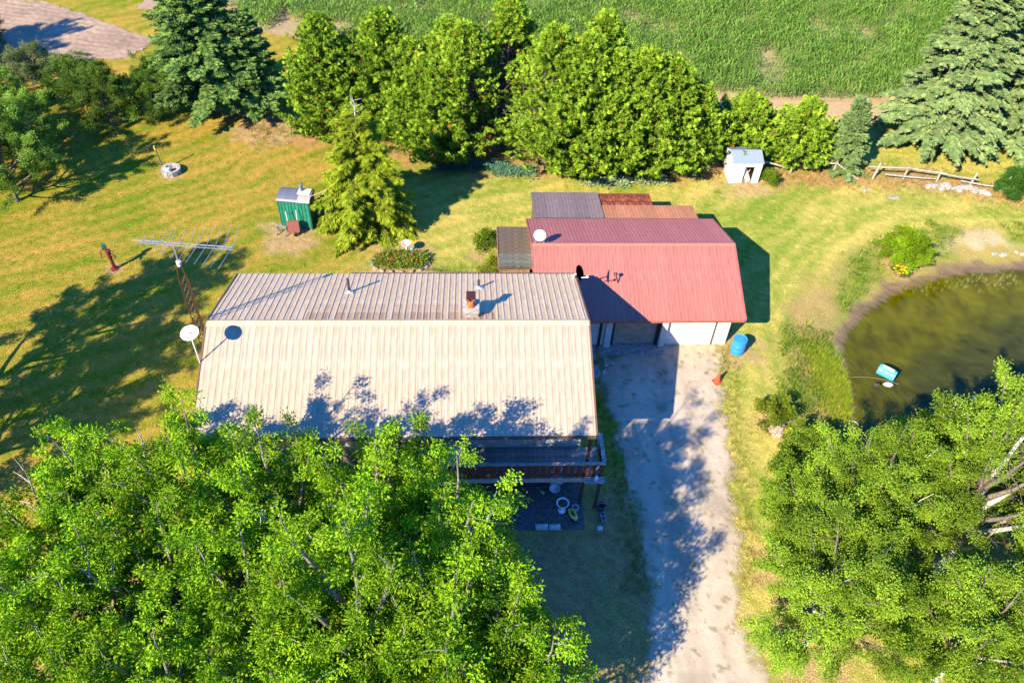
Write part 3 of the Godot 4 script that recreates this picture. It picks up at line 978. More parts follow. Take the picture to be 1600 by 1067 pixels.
func frond(n: int, l: float, w: float, sd: int, spread: float, flat := 0.3) -> ArrayMesh:   # flat fan of narrow fingers, along +z
	R.seed = sd
	var b := MB.new()
	for i in n:
		var t := float(i) / (n - 1)
		var a := (t - 0.5) * spread + R.randf_range(-0.12, 0.12)
		var d := Vector3(sin(a), R.randf_range(-flat, flat), cos(a)).normalized()
		var at := Vector3(sin(a) * 0.1, 0, R.randf_range(-0.1, 0.25)) * l
		var k := R.randf_range(0.78, 1.15)
		leaf(b, at, d, (Vector3.UP + rdir() * 0.5).normalized(), l * (1.0 - 0.35 * absf(t - 0.5) * 2) * R.randf_range(0.8, 1.1), w, Color(k, k, k), 0.35)
	return b.done()

func needle_twig(l: float, w: float, sd: int) -> ArrayMesh:   # a bottle brush with short side shoots, along +z
	R.seed = sd
	var b := MB.new()
	var shoots := [[Vector3.ZERO, Vector3(0, 0, 1), 1.0]]
	for k in 4:
		var s := 1.0 if k % 2 == 0 else -1.0
		shoots.append([Vector3(0, 0, l * (0.12 + 0.18 * k)), Vector3(s * 0.75, R.randf_range(-0.25, 0.1), 0.75).normalized(), 0.62 - 0.09 * k])
	for s in shoots:
		for j in 2:
			var a: float = j * PI / 2 + R.randf_range(-0.3, 0.3)
			var k := R.randf_range(0.85, 1.12)
			leaf(b, s[0], s[1], Vector3(cos(a), sin(a), 0.1), l * s[2], w, Color(k, k, k), 0.1)
	return b.done()

func leafcols(a: Color, b: Color) -> Color:
	var t := clampf(R.randfn(0.45, 0.3), 0, 1)
	var k := R.randf_range(0.82, 1.15)
	var c := a.lerp(b, t) * k
	c.a = 1
	return c

func broadleaf(called: String, label: String, group: String, x: float, z: float, H: float, rad: float, sd: int, mesh: Mesh, ca: Color, cb: Color, bark: Material, barkc: Color, opt := {}) -> Node3D:
	var t := thing(called, label, opt.get("cat", "tree"), Vector3(x, height(x, z) - 0.05, z), 0, group)
	R.seed = sd
	var low: float = opt.get("low", 0.18)
	var nl: int = opt.get("limbs", 15)
	var dens: float = opt.get("dens", 1.0)
	var lean: Vector3 = opt.get("lean", Vector3.ZERO)
	var tb := MB.new()
	var tp := []
	var tr := []
	var th := H * 0.62
	for i in 7:
		var s := i / 6.0
		tp.append(Vector3(0, th * s, 0) + lean * s * s + Vector3(R.randf_range(-1, 1), 0, R.randf_range(-1, 1)) * 0.10 * s)
		tr.append(H * 0.017 * opt.get("thick", 1.0) * (1 - s * 0.72) + (0.05 if i == 0 else 0.0))
	tb.tube(tp, tr, 8, barkc)
	put("trunk", tb.done(), bark, t)
	var tw := MB.new()
	var xf := []
	var cs := []
	var az := R.randf() * TAU
	for i in nl:
		var u := (i + 0.5) / nl
		az += 2.4 + R.randf_range(-0.35, 0.35)
		var rh: float = lerpf(low + 0.22, 1.0, pow(u, 0.75)) * R.randf_range(0.94, 1.04)
		var ra := sqrt(maxf(0.02, 1.0 - pow(u, 1.5) * 0.96)) * R.randf_range(0.72, 1.08)
		var s0 := clampf(lerpf(low, 0.97, u * 0.9), 0, 0.98) * 0.62 / 0.62
		var f := s0 * 6.0
		var i0 := mini(int(f), 5)
		var a: Vector3 = tp[i0].lerp(tp[i0 + 1], f - i0)
		var out := Vector3(cos(az), 0, sin(az))
		var e := out * rad * ra + Vector3(0, H * rh, 0) + lean
		if e.y < a.y + 0.4: e.y = a.y + 0.4
		var mid := a + out * rad * ra * 0.55 + Vector3(0, (e.y - a.y) * 0.38, 0)
		var pts := []
		var rr := []
		var ln := (e - a).length()
		var r0: float = H * 0.0085 * opt.get("thick", 1.0) * (0.6 + 0.4 * ln / rad)
		for k in 8:
			var s := k / 7.0
			pts.append(bez(a, mid, e, s) + rdir() * 0.07 * s)
			rr.append(lerpf(r0, 0.012, s))
		var lb := MB.new()
		lb.tube(pts, rr, 5, opt.get("limbc", barkc) if i % 5 != 2 else barkc)
		put("limb", lb.done(), bark, t)
		var ns := int(ln / 0.46 * dens)
		var top_k := 0.62 + 0.50 * R.randf()   # some limbs are brighter than others
		for k in ns:
			var s := lerpf(0.34, 1.0, (k + R.randf()) / ns)
			var p := bez(a, mid, e, s)
			var tang := (bez(a, mid, e, minf(s + 0.05, 1.05)) - p).normalized()
			var d: Vector3 = (tang * 0.55 + rdir() * 0.95 + Vector3(0, opt.get("rise", 0.25), 0) + out * 0.25).normalized()
			var l2 := (1.15 - s) * rad * 0.36 + R.randf_range(0.35, 0.75)
			var q := p + d * l2 + Vector3(0, -opt.get("droop", 0.0) * l2, 0)
			var m2 := p.lerp(q, 0.5) + Vector3(0, 0.12 * l2, 0)
			if opt.get("bare_limb", false) and i == nl - 5:
				tw.tube([p, m2, q], [0.03, 0.02, 0.008], 3, Color(0.58, 0.53, 0.46), false)
				continue
			if k % 2 == 0 or s < 0.7: tw.tube([p, m2, q], [0.020, 0.014, 0.006], 3, opt.get("twigc", barkc), false)
			var nc := int(l2 / 0.070 * dens)
			for j in nc:
				var s2 := lerpf(0.34, 1.05, pow((j + R.randf()) / nc, 0.8))
				var c := bez(p, m2, q, s2) + rdir() * R.randf() * 0.22
				if opt.has("open") and absf(c.x - lean.x * 0.6 + 0.35 * maxf(0, c.z)) < opt.open and c.z > lean.z * 0.6 - 0.8 and c.y > 1.5: continue
				var bs := facing((d + rdir() * 0.7).normalized(), (Vector3.UP + rdir() * 0.45).normalized(), R.randf_range(0.75, 1.25))
				xf.append(Transform3D(bs, c))
				var col := leafcols(ca, cb)
				if opt.has("rare") and R.randf() < 0.004: col = opt.rare
				col = col * top_k
				col.a = 1
				cs.append(col)
	tw.done()
	if tw.v.size() > 0:
		var o := put("twigs", tw.done(), bark, t)
		o.set_meta("kind", "stuff")
	scatter("crown", mesh, M.leaf, xf, cs, t)
	return t

func cedar(called: String, label: String, group: String, x: float, z: float, H: float, rad: float, sd: int, mesh: Mesh, ca: Color, cb: Color, opt := {}) -> Node3D:
	var t := thing(called, label, opt.get("cat", "tree"), Vector3(x, height(x, z) - 0.05, z), 0, group)
	R.seed = sd
	var nz := FastNoiseLite.new()
	nz.seed = sd; nz.frequency = 0.8
	var tb := MB.new()
	var lx := R.randf_range(-0.3, 0.3)
	tb.tube([Vector3.ZERO, Vector3(lx * 0.5, H * 0.5, 0), Vector3(lx, H * 0.97, 0)], [H * 0.016 + 0.03, H * 0.010, 0.01], 7, Color(0.26, 0.19, 0.15))
	put("trunk", tb.done(), M.bark, t)
	var bw := MB.new()
	var xf := []
	var cs := []
	var n := int(H * rad * opt.get("dens", 34.0))
	var base: float = opt.get("base", 0.04)
	var az := 0.0
	var gap: float = opt.get("gap", -1.0)   # the side with few branches (azimuth)
	for i in n:
		var yy := lerpf(base, 0.99, pow((i + R.randf()) / n, 0.92))
		az += 2.39996 + R.randf_range(-0.3, 0.3)
		var out := Vector3(cos(az), 0, sin(az))
		if gap >= 0 and cos(az - gap) > 0.55 and yy < 0.75 and R.randf() < 0.85: continue
		var prof := pow(1 - pow(yy, 1.75), 0.70) * (0.72 + 0.28 * minf(1, yy * 6)) * (1.0 - 0.18 * yy)
		var lump := nz.get_noise_3d(out.x * rad * 0.9 + sd, yy * H, out.z * rad * 0.9)
		var l := rad * prof * (1.0 + lump * 0.85) * R.randf_range(0.72, 1.20) + 0.12
		var p := Vector3(lx * yy, yy * H, 0)
		var e := p + out * l + Vector3(0, l * opt.get("rise", 0.32) + 0.2, 0)
		var mid := p + out * l * 0.6 + Vector3(0, l * 0.02, 0)
		bw.tube([p, mid, e], [0.03, 0.02, 0.006], 3, Color(0.25, 0.18, 0.14), false)
		var ns := int(l * 6.5) + 3
		var tone := R.randf_range(0.8, 1.2)
		var tilt := rdir() * 0.35
		for k in ns:
			var s := lerpf(0.35, 1.04, pow((k + R.randf()) / ns, 0.75))
			var c := bez(p, mid, e, s) + rdir() * R.randf() * 0.18
			var d := (out * 0.8 + Vector3(0, 0.45, 0) + rdir() * 0.75 + tilt).normalized()
			xf.append(Transform3D(facing(d, (Vector3.UP * 0.6 + out * 0.3 + rdir() * 0.8).normalized(), R.randf_range(0.75, 1.3)), c))
			var col := leafcols(ca, cb) * tone
			if opt.has("rare") and R.randf() < opt.get("rare_share", 0.01): col = opt.rare
			col.a = 1
			cs.append(col)
	var o := put("branches", bw.done(), M.bark, t)
	o.set_meta("kind", "stuff")
	scatter("crown", mesh, M.needle, xf, cs, t)
	return t

func spruce(called: String, label: String, group: String, x: float, z: float, H: float, rad: float, sd: int, mesh: Mesh, ca: Color, cb: Color, opt := {}) -> Node3D:
	var t := thing(called, label, "tree", Vector3(x, height(x, z) - 0.05, z), 0, group)
	R.seed = sd
	var tb := MB.new()
	var barkc: Color = opt.get("bark", Color(0.30, 0.24, 0.20))
	tb.tube([Vector3.ZERO, Vector3(0, H * 0.4, 0), Vector3(0, H, 0)], [H * 0.017 + 0.04, H * 0.011, 0.012], 8, barkc)
	put("trunk", tb.done(), M.bark, t)
	var bw := MB.new()
	var xf := []
	var cs := []
	var y: float = opt.get("base", 0.6)
	var droop: float = opt.get("droop", 0.28)
	var step: float = opt.get("step", 0.30)
	var ang := 0.0
	var shape: float = opt.get("shape", 0.85)
	while y < H - 0.15:
		var yy := y / H
		var nb: int = opt.get("whorl", 7) if yy < 0.8 else 5
		ang += R.randf_range(0.3, 0.9)
		for k in nb:
			var a := ang + TAU * k / nb + R.randf_range(-0.25, 0.25)
			var out := Vector3(cos(a), 0, sin(a))
			var l := rad * pow(1 - yy, shape) * R.randf_range(opt.get("lmin", 0.62), 1.12) + 0.12
			var p := Vector3(0, y + R.randf_range(-0.12, 0.12), 0)
			var dr := droop * R.randf_range(0.6, 1.4) * (1.15 - yy)
			var mid := p + out * l * 0.55 + Vector3(0, l * 0.06, 0)
			var e := p + out * l + Vector3(0, -l * dr + (yy * 0.6 - 0.1) * l * 0.6, 0)
			bw.tube([p, mid, e], [0.035 * (1 - yy) + 0.012, 0.018, 0.005], 3, barkc, false)
			var side := Vector3.UP.cross(out)
			var ns := int(l / 0.135) + 2
			var tone := R.randf_range(0.82, 1.15)
			for j in ns:
				var s := lerpf(opt.get("bare", 0.22), 1.0, (j + R.randf() * 0.6) / ns)
				var c := bez(p, mid, e, s)
				var tang := (bez(p, mid, e, minf(1.05, s + 0.06)) - c).normalized()
				for w in [-1.0, 0.0, 1.0]:
					var d: Vector3 = (tang * (0.65 if w != 0.0 else 1.0) + side * w * 0.85 + Vector3(0, -opt.get("hang", 0.12) * absf(w), 0) + rdir() * 0.22).normalized()
					var sc := R.randf_range(0.8, 1.2) * (0.55 + 0.75 * sin(PI * clampf(s * 0.85 + 0.12, 0, 1)))
					if w == 0.0: sc *= 0.8
					var reach := 1 if w == 0.0 else 1 + int(l * 0.85 * (1.0 - s) * s * 4.0 * 0.55)
					for m in reach:   # side shoots carry on outwards, so that a bough is a fan
						if m > 0 and R.randf() < 0.25: continue
						var off: Vector3 = d * 0.26 * m + Vector3(0, -0.035 * m * m * (1.0 + opt.get("hang", 0.12)), 0) + rdir() * 0.06
						xf.append(Transform3D(facing((d + rdir() * 0.3 + tang * 0.25).normalized(), (Vector3.UP + rdir() * 0.45).normalized(), sc), c + off + Vector3(0, 0.03, 0)))
						var col := leafcols(ca, cb) * tone
						col.a = 1
						cs.append(col)
		y += step * R.randf_range(0.8, 1.2)
	var o := put("branches", bw.done(), M.bark, t)
	o.set_meta("kind", "stuff")
	scatter("crown", mesh, M.needle, xf, cs, t)
	return t

func trees():
	var maple_mesh := leaf_cluster(16, 0.25, 0.108, 0.064, 101, 0.22)
	var birch_mesh := leaf_cluster(15, 0.24, 0.074, 0.058, 102, 0.25)
	var bush_mesh := leaf_cluster(14, 0.21, 0.092, 0.062, 103, 0.0)
	var cedar_mesh := frond(12, 0.25, 0.044, 104, 2.1)
	var twig_mesh := needle_twig(0.40, 0.085, 105)
	var fir_mesh := frond(9, 0.40, 0.05, 106, 1.2, 0.25)
	var ma := Color(0.125, 0.290, 0.012)
	var mb := Color(0.400, 0.620, 0.024)
	var grey := Color(0.34, 0.31, 0.27)
	var g := "maples in front of the house"
	var maples := [
		[-9.7, 8.3, 10.5, 2.7, "maple at the left end of the front row, beside open lawn"],
		[-6.6, 8.6, 11.5, 2.8, "tall maple beside the front left corner of the house"],
		[-3.5, 9.4, 11.5, 2.7, "maple before the left half of the tan roof's eave"],
		[-0.5, 9.6, 11.0, 2.6, "maple before the middle of the tan roof's eave"],
		[0.9, 8.4, 10.5, 2.0, "slender maple with a spiky top rising past the roof's eave"],
		[2.6, 11.4, 12.6, 2.3, "tallest maple, overhanging the left side of the dark patio"],
		[3.2, 12.4, 11.2, 1.8, "bright maple at the patio's front corner"],
		[3.9, 13.6, 10.2, 1.9, "maple on the right flank of the grove, near the driveway"],
		[4.9, 14.7, 9.2, 1.9, "maple with a bright low branch, lowest on the grove's right"],
		[-9.2, 12.4, 10.5, 2.9, "maple at the left edge of the picture, second row of the grove"],
		[-6.8, 11.7, 11.0, 2.9, "deep green maple behind the tall one at the house corner"],
		[-4.2, 12.4, 11.0, 2.8, "full maple in the middle left of the front yard grove"],
		[-2.0, 12.8, 11.2, 2.6, "full maple in the very middle of the front yard grove"],
		[-0.4, 13.2, 14.0, 2.9, "maple left of the tallest maple, second row of the grove"],
		[2.0, 14.2, 11.6, 2.5, "maple in the lower right of the grove, below the tallest one"],
		[-0.3, 15.0, 9.8, 2.8, "maple at the bottom edge of the picture, middle of the grove"],
		[-3.3, 15.2, 9.8, 2.8, "maple at the bottom edge, third from the left"],
		[-6.3, 15.0, 9.8, 2.8, "maple at the bottom edge, second from the left"],
		[-9.0, 15.4, 9.8, 2.8, "maple in the lower left corner of the picture"],
		[3.2, 16.0, 9.0, 2.3, "maple at the bottom edge, nearest the driveway"],
		[-11.6, 9.6, 9.6, 2.6, "maple at the far left edge of the front row"],
		[-12.0, 13.2, 10.0, 2.9, "maple at the left edge of the picture, lowest on that side"],
	]
	var i := 0
	for m in maples:
		broadleaf("maple_tree", m[4], g, m[0], m[1], m[2], m[3], 300 + i, maple_mesh, ma, mb, M.bark, grey, {"bare_limb": i % 2 == 0, "limbs": 16, "dens": 0.78 if i in [5, 6, 7, 8, 14] else 0.92, "twigc": Color(0.40, 0.36, 0.30), "rise": 0.35, "rare": Color(0.34, 0.17, 0.03)})
		i += 1
	for m in [[-22.0, -1.2, 12.0, 3.6, "tall maple left of the lawn whose shadow falls by the antenna"], [-21.8, 4.4, 10.6, 3.8, "maple left of the house beyond the picture's edge"]]:
		broadleaf("maple_tree", m[4], "maples left of the lawn", m[0], m[1], m[2], m[3], 330 + i, maple_mesh, ma, mb, M.bark, grey, {"limbs": 17, "dens": 1.2})
		i += 1
	var ba := Color(0.135, 0.255, 0.017)
	var bb := Color(0.350, 0.500, 0.042)
	var white := Color(0.86, 0.83, 0.78)
	var birches := [
		[16.3, 11.2, 8.0, 3.3, Vector3(-0.3, 0, 0), "birch leaning over the edge of the gravel driveway"],
		[18.8, 7.8, 8.2, 2.8, Vector3(0, 0, -0.4), "birch between the driveway and the pond's near bank"],
		[20.7, 13.0, 7.8, 3.0, Vector3(0, 0, 0), "birch with a white trunk patch low in the clump"],
		[22.4, 5.6, 7.2, 2.2, Vector3(0.1, 0, -0.4), "birch with its rounded top against the pond water"],
		[22.9, 8.2, 10.0, 3.0, Vector3(0.0, 0, -0.9), "birch with a forked white trunk in full view"],
		[26.0, 5.6, 9.2, 2.5, Vector3(0.3, 0, -0.4), "birch at the pond's edge behind the forked white trunk"],
		[26.2, 11.2, 9.2, 3.2, Vector3(0.3, 0, 0), "birch at the lower right edge of the picture"],
		[29.4, 7.6, 9.6, 3.0, Vector3(0.5, 0, -0.5), "birch at the right edge near the pond"],
		[16.6, 7.2, 5.6, 2.0, Vector3(0, 0, 0), "short birch by the turn of the driveway lawn"],
	]
	i = 0
	for b in birches:
		broadleaf("birch_tree", b[5], "birches between driveway and pond", b[0], b[1], b[2], b[3], 400 + i, birch_mesh, ba, bb, M.birch, white, {"limbs": 20, "dens": 1.5, "droop": 0.18, "rise": 0.1, "lean": b[4], "low": 0.22, "twigc": Color(0.20, 0.15, 0.11), "limbc": Color(0.30, 0.26, 0.22)}.merged({"open": 0.8, "thick": 1.45, "limbs": 14} if i == 4 else ({"thick": 1.2} if i == 2 else {})))
		i += 1
	# shrubs and small trees at the upper left
	var sa := Color(0.11, 0.22, 0.025)
	var sb := Color(0.34, 0.52, 0.085)
	for s in [
		[-24.6, -17.4, 6.6, 3.1, 0, "big rounded dark green shrub at the left edge of the lawn", "apple_tree"],
		[-28.0, -19.4, 6.4, 3.0, 0, "bushy tree behind the big shrub at the left edge", "apple_tree"],
		[-25.2, -22.8, 4.0, 2.4, 0, "leafy shrub in the middle of the left hedge", "garden_shrub"],
		[-28.2, -25.4, 3.6, 2.4, 0, "shrub at the left edge below the garden soil", "garden_shrub"],
		[-21.2, -25.6, 4.6, 2.1, 1, "dark small tree beside the upper left spruce", "small_tree"],
		[-18.4, -26.6, 4.2, 1.9, 1, "small leafy tree under the left side of the upper left spruce", "small_tree"],
		[-24.2, -28.2, 3.4, 1.8, 1, "dark shrub on the near edge of the vegetable garden", "garden_shrub"],
		[-28.4, -31.0, 2.6, 1.8, 2, "pale grey-green shrub in the vegetable garden", "garden_shrub"],
		[-31.8, -30.8, 2.8, 1.8, 2, "pale shrub at the left edge of the vegetable garden", "garden_shrub"],
		[-33.5, -36.5, 2.6, 1.5, 1, "dark shrub among the furrows at the far left", "garden_shrub"],
		[-36.5, -31.5, 9.0, 3.2, 1, "tall tree at the far left whose shade lies on the furrows", "shade_tree"]]:
		var ca := [sa, Color(0.075, 0.15, 0.02), Color(0.14, 0.19, 0.075)][s[4]] as Color
		var cb := [sb, Color(0.20, 0.33, 0.05), Color(0.27, 0.31, 0.14)][s[4]] as Color
		broadleaf(s[6], s[5], "", s[0], s[1], s[2], s[3], 450 + i, bush_mesh, ca, cb, M.bark, Color(0.2, 0.16, 0.13), {"limbs": 15, "dens": 1.5, "low": 0.05, "cat": "tree" if s[2] > 3.9 else "shrub"})
		i += 1
	# cedars in a row between the lawn and the corn
	var ca := Color(0.105, 0.225, 0.016)
	var cb := Color(0.380, 0.545, 0.042)
	var rusty := Color(0.40, 0.17, 0.03)
	i = 0
	for c in [
		[-6.3, -24.7, 8.7, 2.1, -1.0, "tall cedar at the left end of the row, behind the feathery fir"],
		[-2.7, -24.9, 9.2, 2.1, -1.0, "second cedar from the left, its top against the corn"],
		[-4.5, -25.2, 7.0, 1.7, -1.0, "shorter cedar in the shade between the two leftmost cedars"],
		[0.5, -22.6, 7.2, 2.2, -1.0, "broad cedar rising behind the blue-green ground plants"],
		[3.0, -22.2, 9.6, 2.3, 0.6, "cedar left of the dark gap with dead branches"],
		[5.3, -23.6, 10.6, 2.1, 1.5, "tall cedar at the back of the dark gap"],
		[7.9, -21.2, 10.0, 2.3, 2.6, "tall cedar right of the gap, with bare pale trunk"],
		[9.9, -20.9, 9.6, 2.4, -1.0, "full cedar directly behind the grey lean-to roof"],
		[11.9, -21.0, 8.6, 2.4, -1.0, "cedar behind the rusty lean-to roof"],
		[13.9, -20.9, 8.8, 2.2, -1.0, "cedar with a pointed top, third from the row's right end"],
		[15.6, -21.3, 8.0, 2.0, -1.0, "thin-topped cedar, second from the row's right end"],
		[-0.8, -24.0, 7.6, 1.9, -1.0, "cedar between the leftmost pair and the main row"],
		[1.8, -24.2, 9.0, 2.0, -1.0, "cedar set back behind the left end of the main row"],
		[11.0, -23.0, 10.0, 2.1, -1.0, "tall cedar set back behind the lean-tos"],
		[17.3, -21.6, 6.0, 1.7, -1.0, "low cedar closing the right end of the tall row"],
		[21.4, -23.0, 4.5, 1.9, -1.0, "round bushy cedar just behind the white shed"],
		[24.7, -21.8, 5.0, 1.7, -1.0, "bright pointed cedar right of the white shed"]]:
		cedar("cedar_tree", c[5], "cedars in a row behind the garage" if i < 15 else "small cedars along the fence", c[0], c[1], c[2] * 0.96, c[3] * 1.2, 500 + i, cedar_mesh, ca, cb, {"gap": c[4], "rare": rusty, "rare_share": 0.02 if i in [4, 5] else 0.004})
		i += 1
	# dead grey trunks and branches in the dark gap
	for d in [[4.6, -22.9, 7.0, "dead grey trunk on the left of the dark gap in the cedars"], [6.2, -22.6, 6.4, "dead pale trunk with bare branches in the middle of the gap"], [6.9, -23.4, 8.6, "tall bare trunk on the right side of the gap"]]:
		var t := thing("dead_cedar", d[3], "dead tree", Vector3(d[0], -0.1, d[1]))
		R.seed = 560 + i
		var b := MB.new()
		b.tube([Vector3.ZERO, Vector3(0.1, d[2] * 0.5, 0.05), Vector3(R.randf_range(-0.3, 0.3), d[2], 0)], [0.10, 0.07, 0.02], 6, Color(0.36, 0.28, 0.21))
		put("trunk", b.done(), M.bark, t)
		for k in 16:
			var y := R.randf_range(0.8, d[2] * 0.9)
			var o := rdir() * Vector3(1, 0.3, 1)
			b = MB.new()
			var l := R.randf_range(0.6, 1.6)
			b.tube([Vector3(0.05, y, 0), Vector3(0.05, y + 0.1, 0) + o * l * 0.6, Vector3(0.05, y - 0.3, 0) + o * l], [0.025, 0.018, 0.008], 4, Color(0.34, 0.25, 0.18))
			put("branch", b.done(), M.bark, t)
		i += 1
	var t2 := thing("dead_cedar", "small cedar with orange-brown dead foliage in the dark gap", "dead tree", Vector3(3.9, 0, -21.4))
	R.seed = 571
	var bt := MB.new()
	bt.tube([Vector3.ZERO, Vector3(0.1, 2.4, 0)], [0.06, 0.02], 5, Color(0.3, 0.2, 0.13))
	put("trunk", bt.done(), M.bark, t2)
	var xf := []
	var cs := []
	for k in 120:
		var p := rdir() * Vector3(0.65, 1.1, 0.65) * sqrt(R.randf()) + Vector3(0, 1.9, 0)
		xf.append(Transform3D(facing((p - Vector3(0, 1.4, 0)).normalized() + rdir() * 0.5, rdir(), R.randf_range(0.7, 1.1)), p))
		cs.append(leafcols(Color(0.22, 0.10, 0.03), Color(0.38, 0.20, 0.06)))
	scatter("foliage", cedar_mesh, M.needle, xf, cs, t2)
	# spruces
	var da := Color(0.085, 0.180, 0.045)
	var db := Color(0.28, 0.41, 0.10)
	spruce("spruce_tree", "dark spruce cut by the top edge of the picture at upper left", "", -14.6, -27.9, 13.5, 4.7, 601, twig_mesh, da, db, {"droop": 0.06, "base": 1.7, "shape": 0.75})
	spruce("spruce_tree", "shorter dark spruce at the right foot of the upper left spruce", "", -11.8, -27.6, 7.6, 3.0, 602, twig_mesh, da, db, {"droop": 0.05, "base": 1.3, "shape": 0.7})
	var pa := Color(0.105, 0.190, 0.070)
	var pb := Color(0.29, 0.37, 0.145)
	spruce("spruce_tree", "great pale blue-green spruce behind the rail fence", "", 35.6, -24.6, 15.0, 4.8, 603, twig_mesh, pa, pb, {"droop": 0.24, "step": 0.30, "hang": 0.25, "base": 1.6, "whorl": 8, "bark": Color(0.40, 0.33, 0.28)})
	spruce("spruce_tree", "pale spruce at the right edge beside the great spruce", "", 41.4, -24.6, 13.5, 4.4, 604, twig_mesh, pa, pb, {"droop": 0.24, "step": 0.32, "hang": 0.25, "base": 0.7})
	spruce("spruce_tree", "pale spruce farther back at the top right corner", "", 45.0, -31.0, 13.0, 4.0, 606, twig_mesh, pa, pb, {"droop": 0.3, "step": 0.4, "hang": 0.25})
	spruce("spruce_tree", "small bluish spruce with a bare brown top by the fence", "", 28.0, -21.6, 5.2, 1.9, 605, twig_mesh, Color(0.09, 0.16, 0.055), Color(0.22, 0.31, 0.11), {"droop": 0.15, "step": 0.26, "base": 0.4})
	# the feathery fir beside the green hut
	spruce("fir_tree", "feathery yellow-green fir with dead white tip beside the green hut", "", -3.2, -15.0, 8.0, 3.5, 610, fir_mesh, Color(0.14, 0.20, 0.012), Color(0.34, 0.42, 0.03), {"droop": 0.34, "step": 0.30, "hang": 0.6, "base": 0.5, "shape": 0.55, "whorl": 7, "lmin": 0.45})
	var fir: Node3D = get_node("fir_tree")
	var sn := MB.new()
	sn.tube([Vector3(0, 7.5, 0), Vector3(0.05, 8.3, 0), Vector3(-0.05, 8.9, 0.1)], [0.05, 0.035, 0.01], 5, Color(0.75, 0.70, 0.62))
	for k in 7:
		var a := k * 2.1
		sn.tube([Vector3(0.03, 7.8 + k * 0.12, 0), Vector3(cos(a) * 0.45, 8.0 + k * 0.11, sin(a) * 0.45)], [0.018, 0.006], 4, Color(0.75, 0.70, 0.62))
	put("dead_tip", sn.done(), M.bark, fir)
	sn = MB.new()
	sn.tube([Vector3(-0.2, 3.3, 0.3), Vector3(-2.0, 3.4, 1.0), Vector3(-3.3, 3.0, 1.3)], [0.04, 0.03, 0.01], 5, Color(0.62, 0.56, 0.46))
	put("bare_branch", sn.done(), M.bark, fir)
	# shrubs about the yard
	for s in [
		[29.0, -12.2, 1.85, 1.15, Color(0.16, 0.30, 0.012), Color(0.36, 0.52, 0.02), "round bright green bush on the pond's far bank", "bush"],
		[17.7, 0.2, 1.2, 0.8, Color(0.10, 0.17, 0.012), Color(0.25, 0.30, 0.02), "small yellow-green bush behind the pink boulder", "bush"],
		[18.9, 2.2, 1.3, 0.9, Color(0.12, 0.22, 0.02), Color(0.28, 0.40, 0.04), "leafy bush on the near left bank of the pond", "bush"],
		[17.8, 4.0, 1.9, 1.1, Color(0.13, 0.23, 0.02), Color(0.30, 0.42, 0.04), "bush at the foot of the birches near the boulder", "bush"],
		[19.9, 2.9, 1.6, 1.0, Color(0.12, 0.22, 0.02), Color(0.28, 0.40, 0.04), "willowy bush where the bank meets the birches", "bush"],
		[4.0, -10.8, 0.7, 0.42, Color(0.16, 0.22, 0.01), Color(0.36, 0.40, 0.03), "yellow-leaved shrub nearest the house, left of the shelter", "shrub"],
		[3.95, -12.9, 0.9, 0.55, Color(0.09, 0.17, 0.01), Color(0.19, 0.29, 0.02), "bright green shrub beside the shelter's back corner", "shrub"],
		[39.3, -18.9, 1.6, 1.3, Color(0.04, 0.13, 0.02), Color(0.09, 0.22, 0.03), "dark green bush at the right end of the rail fence", "bush"],
		[22.6, -19.6, 0.45, 0.2, Color(0.10, 0.18, 0.01), Color(0.22, 0.32, 0.02), "little green shrub just right of the white shed", "shrub"],
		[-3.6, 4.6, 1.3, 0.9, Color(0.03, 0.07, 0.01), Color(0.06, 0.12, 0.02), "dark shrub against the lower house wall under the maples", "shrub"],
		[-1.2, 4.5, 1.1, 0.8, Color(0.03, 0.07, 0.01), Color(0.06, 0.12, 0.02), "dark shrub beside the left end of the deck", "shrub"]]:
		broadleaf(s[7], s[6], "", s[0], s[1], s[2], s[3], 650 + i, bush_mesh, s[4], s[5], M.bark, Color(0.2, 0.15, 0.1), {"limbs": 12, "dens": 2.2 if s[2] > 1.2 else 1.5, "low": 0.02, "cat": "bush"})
		i += 1

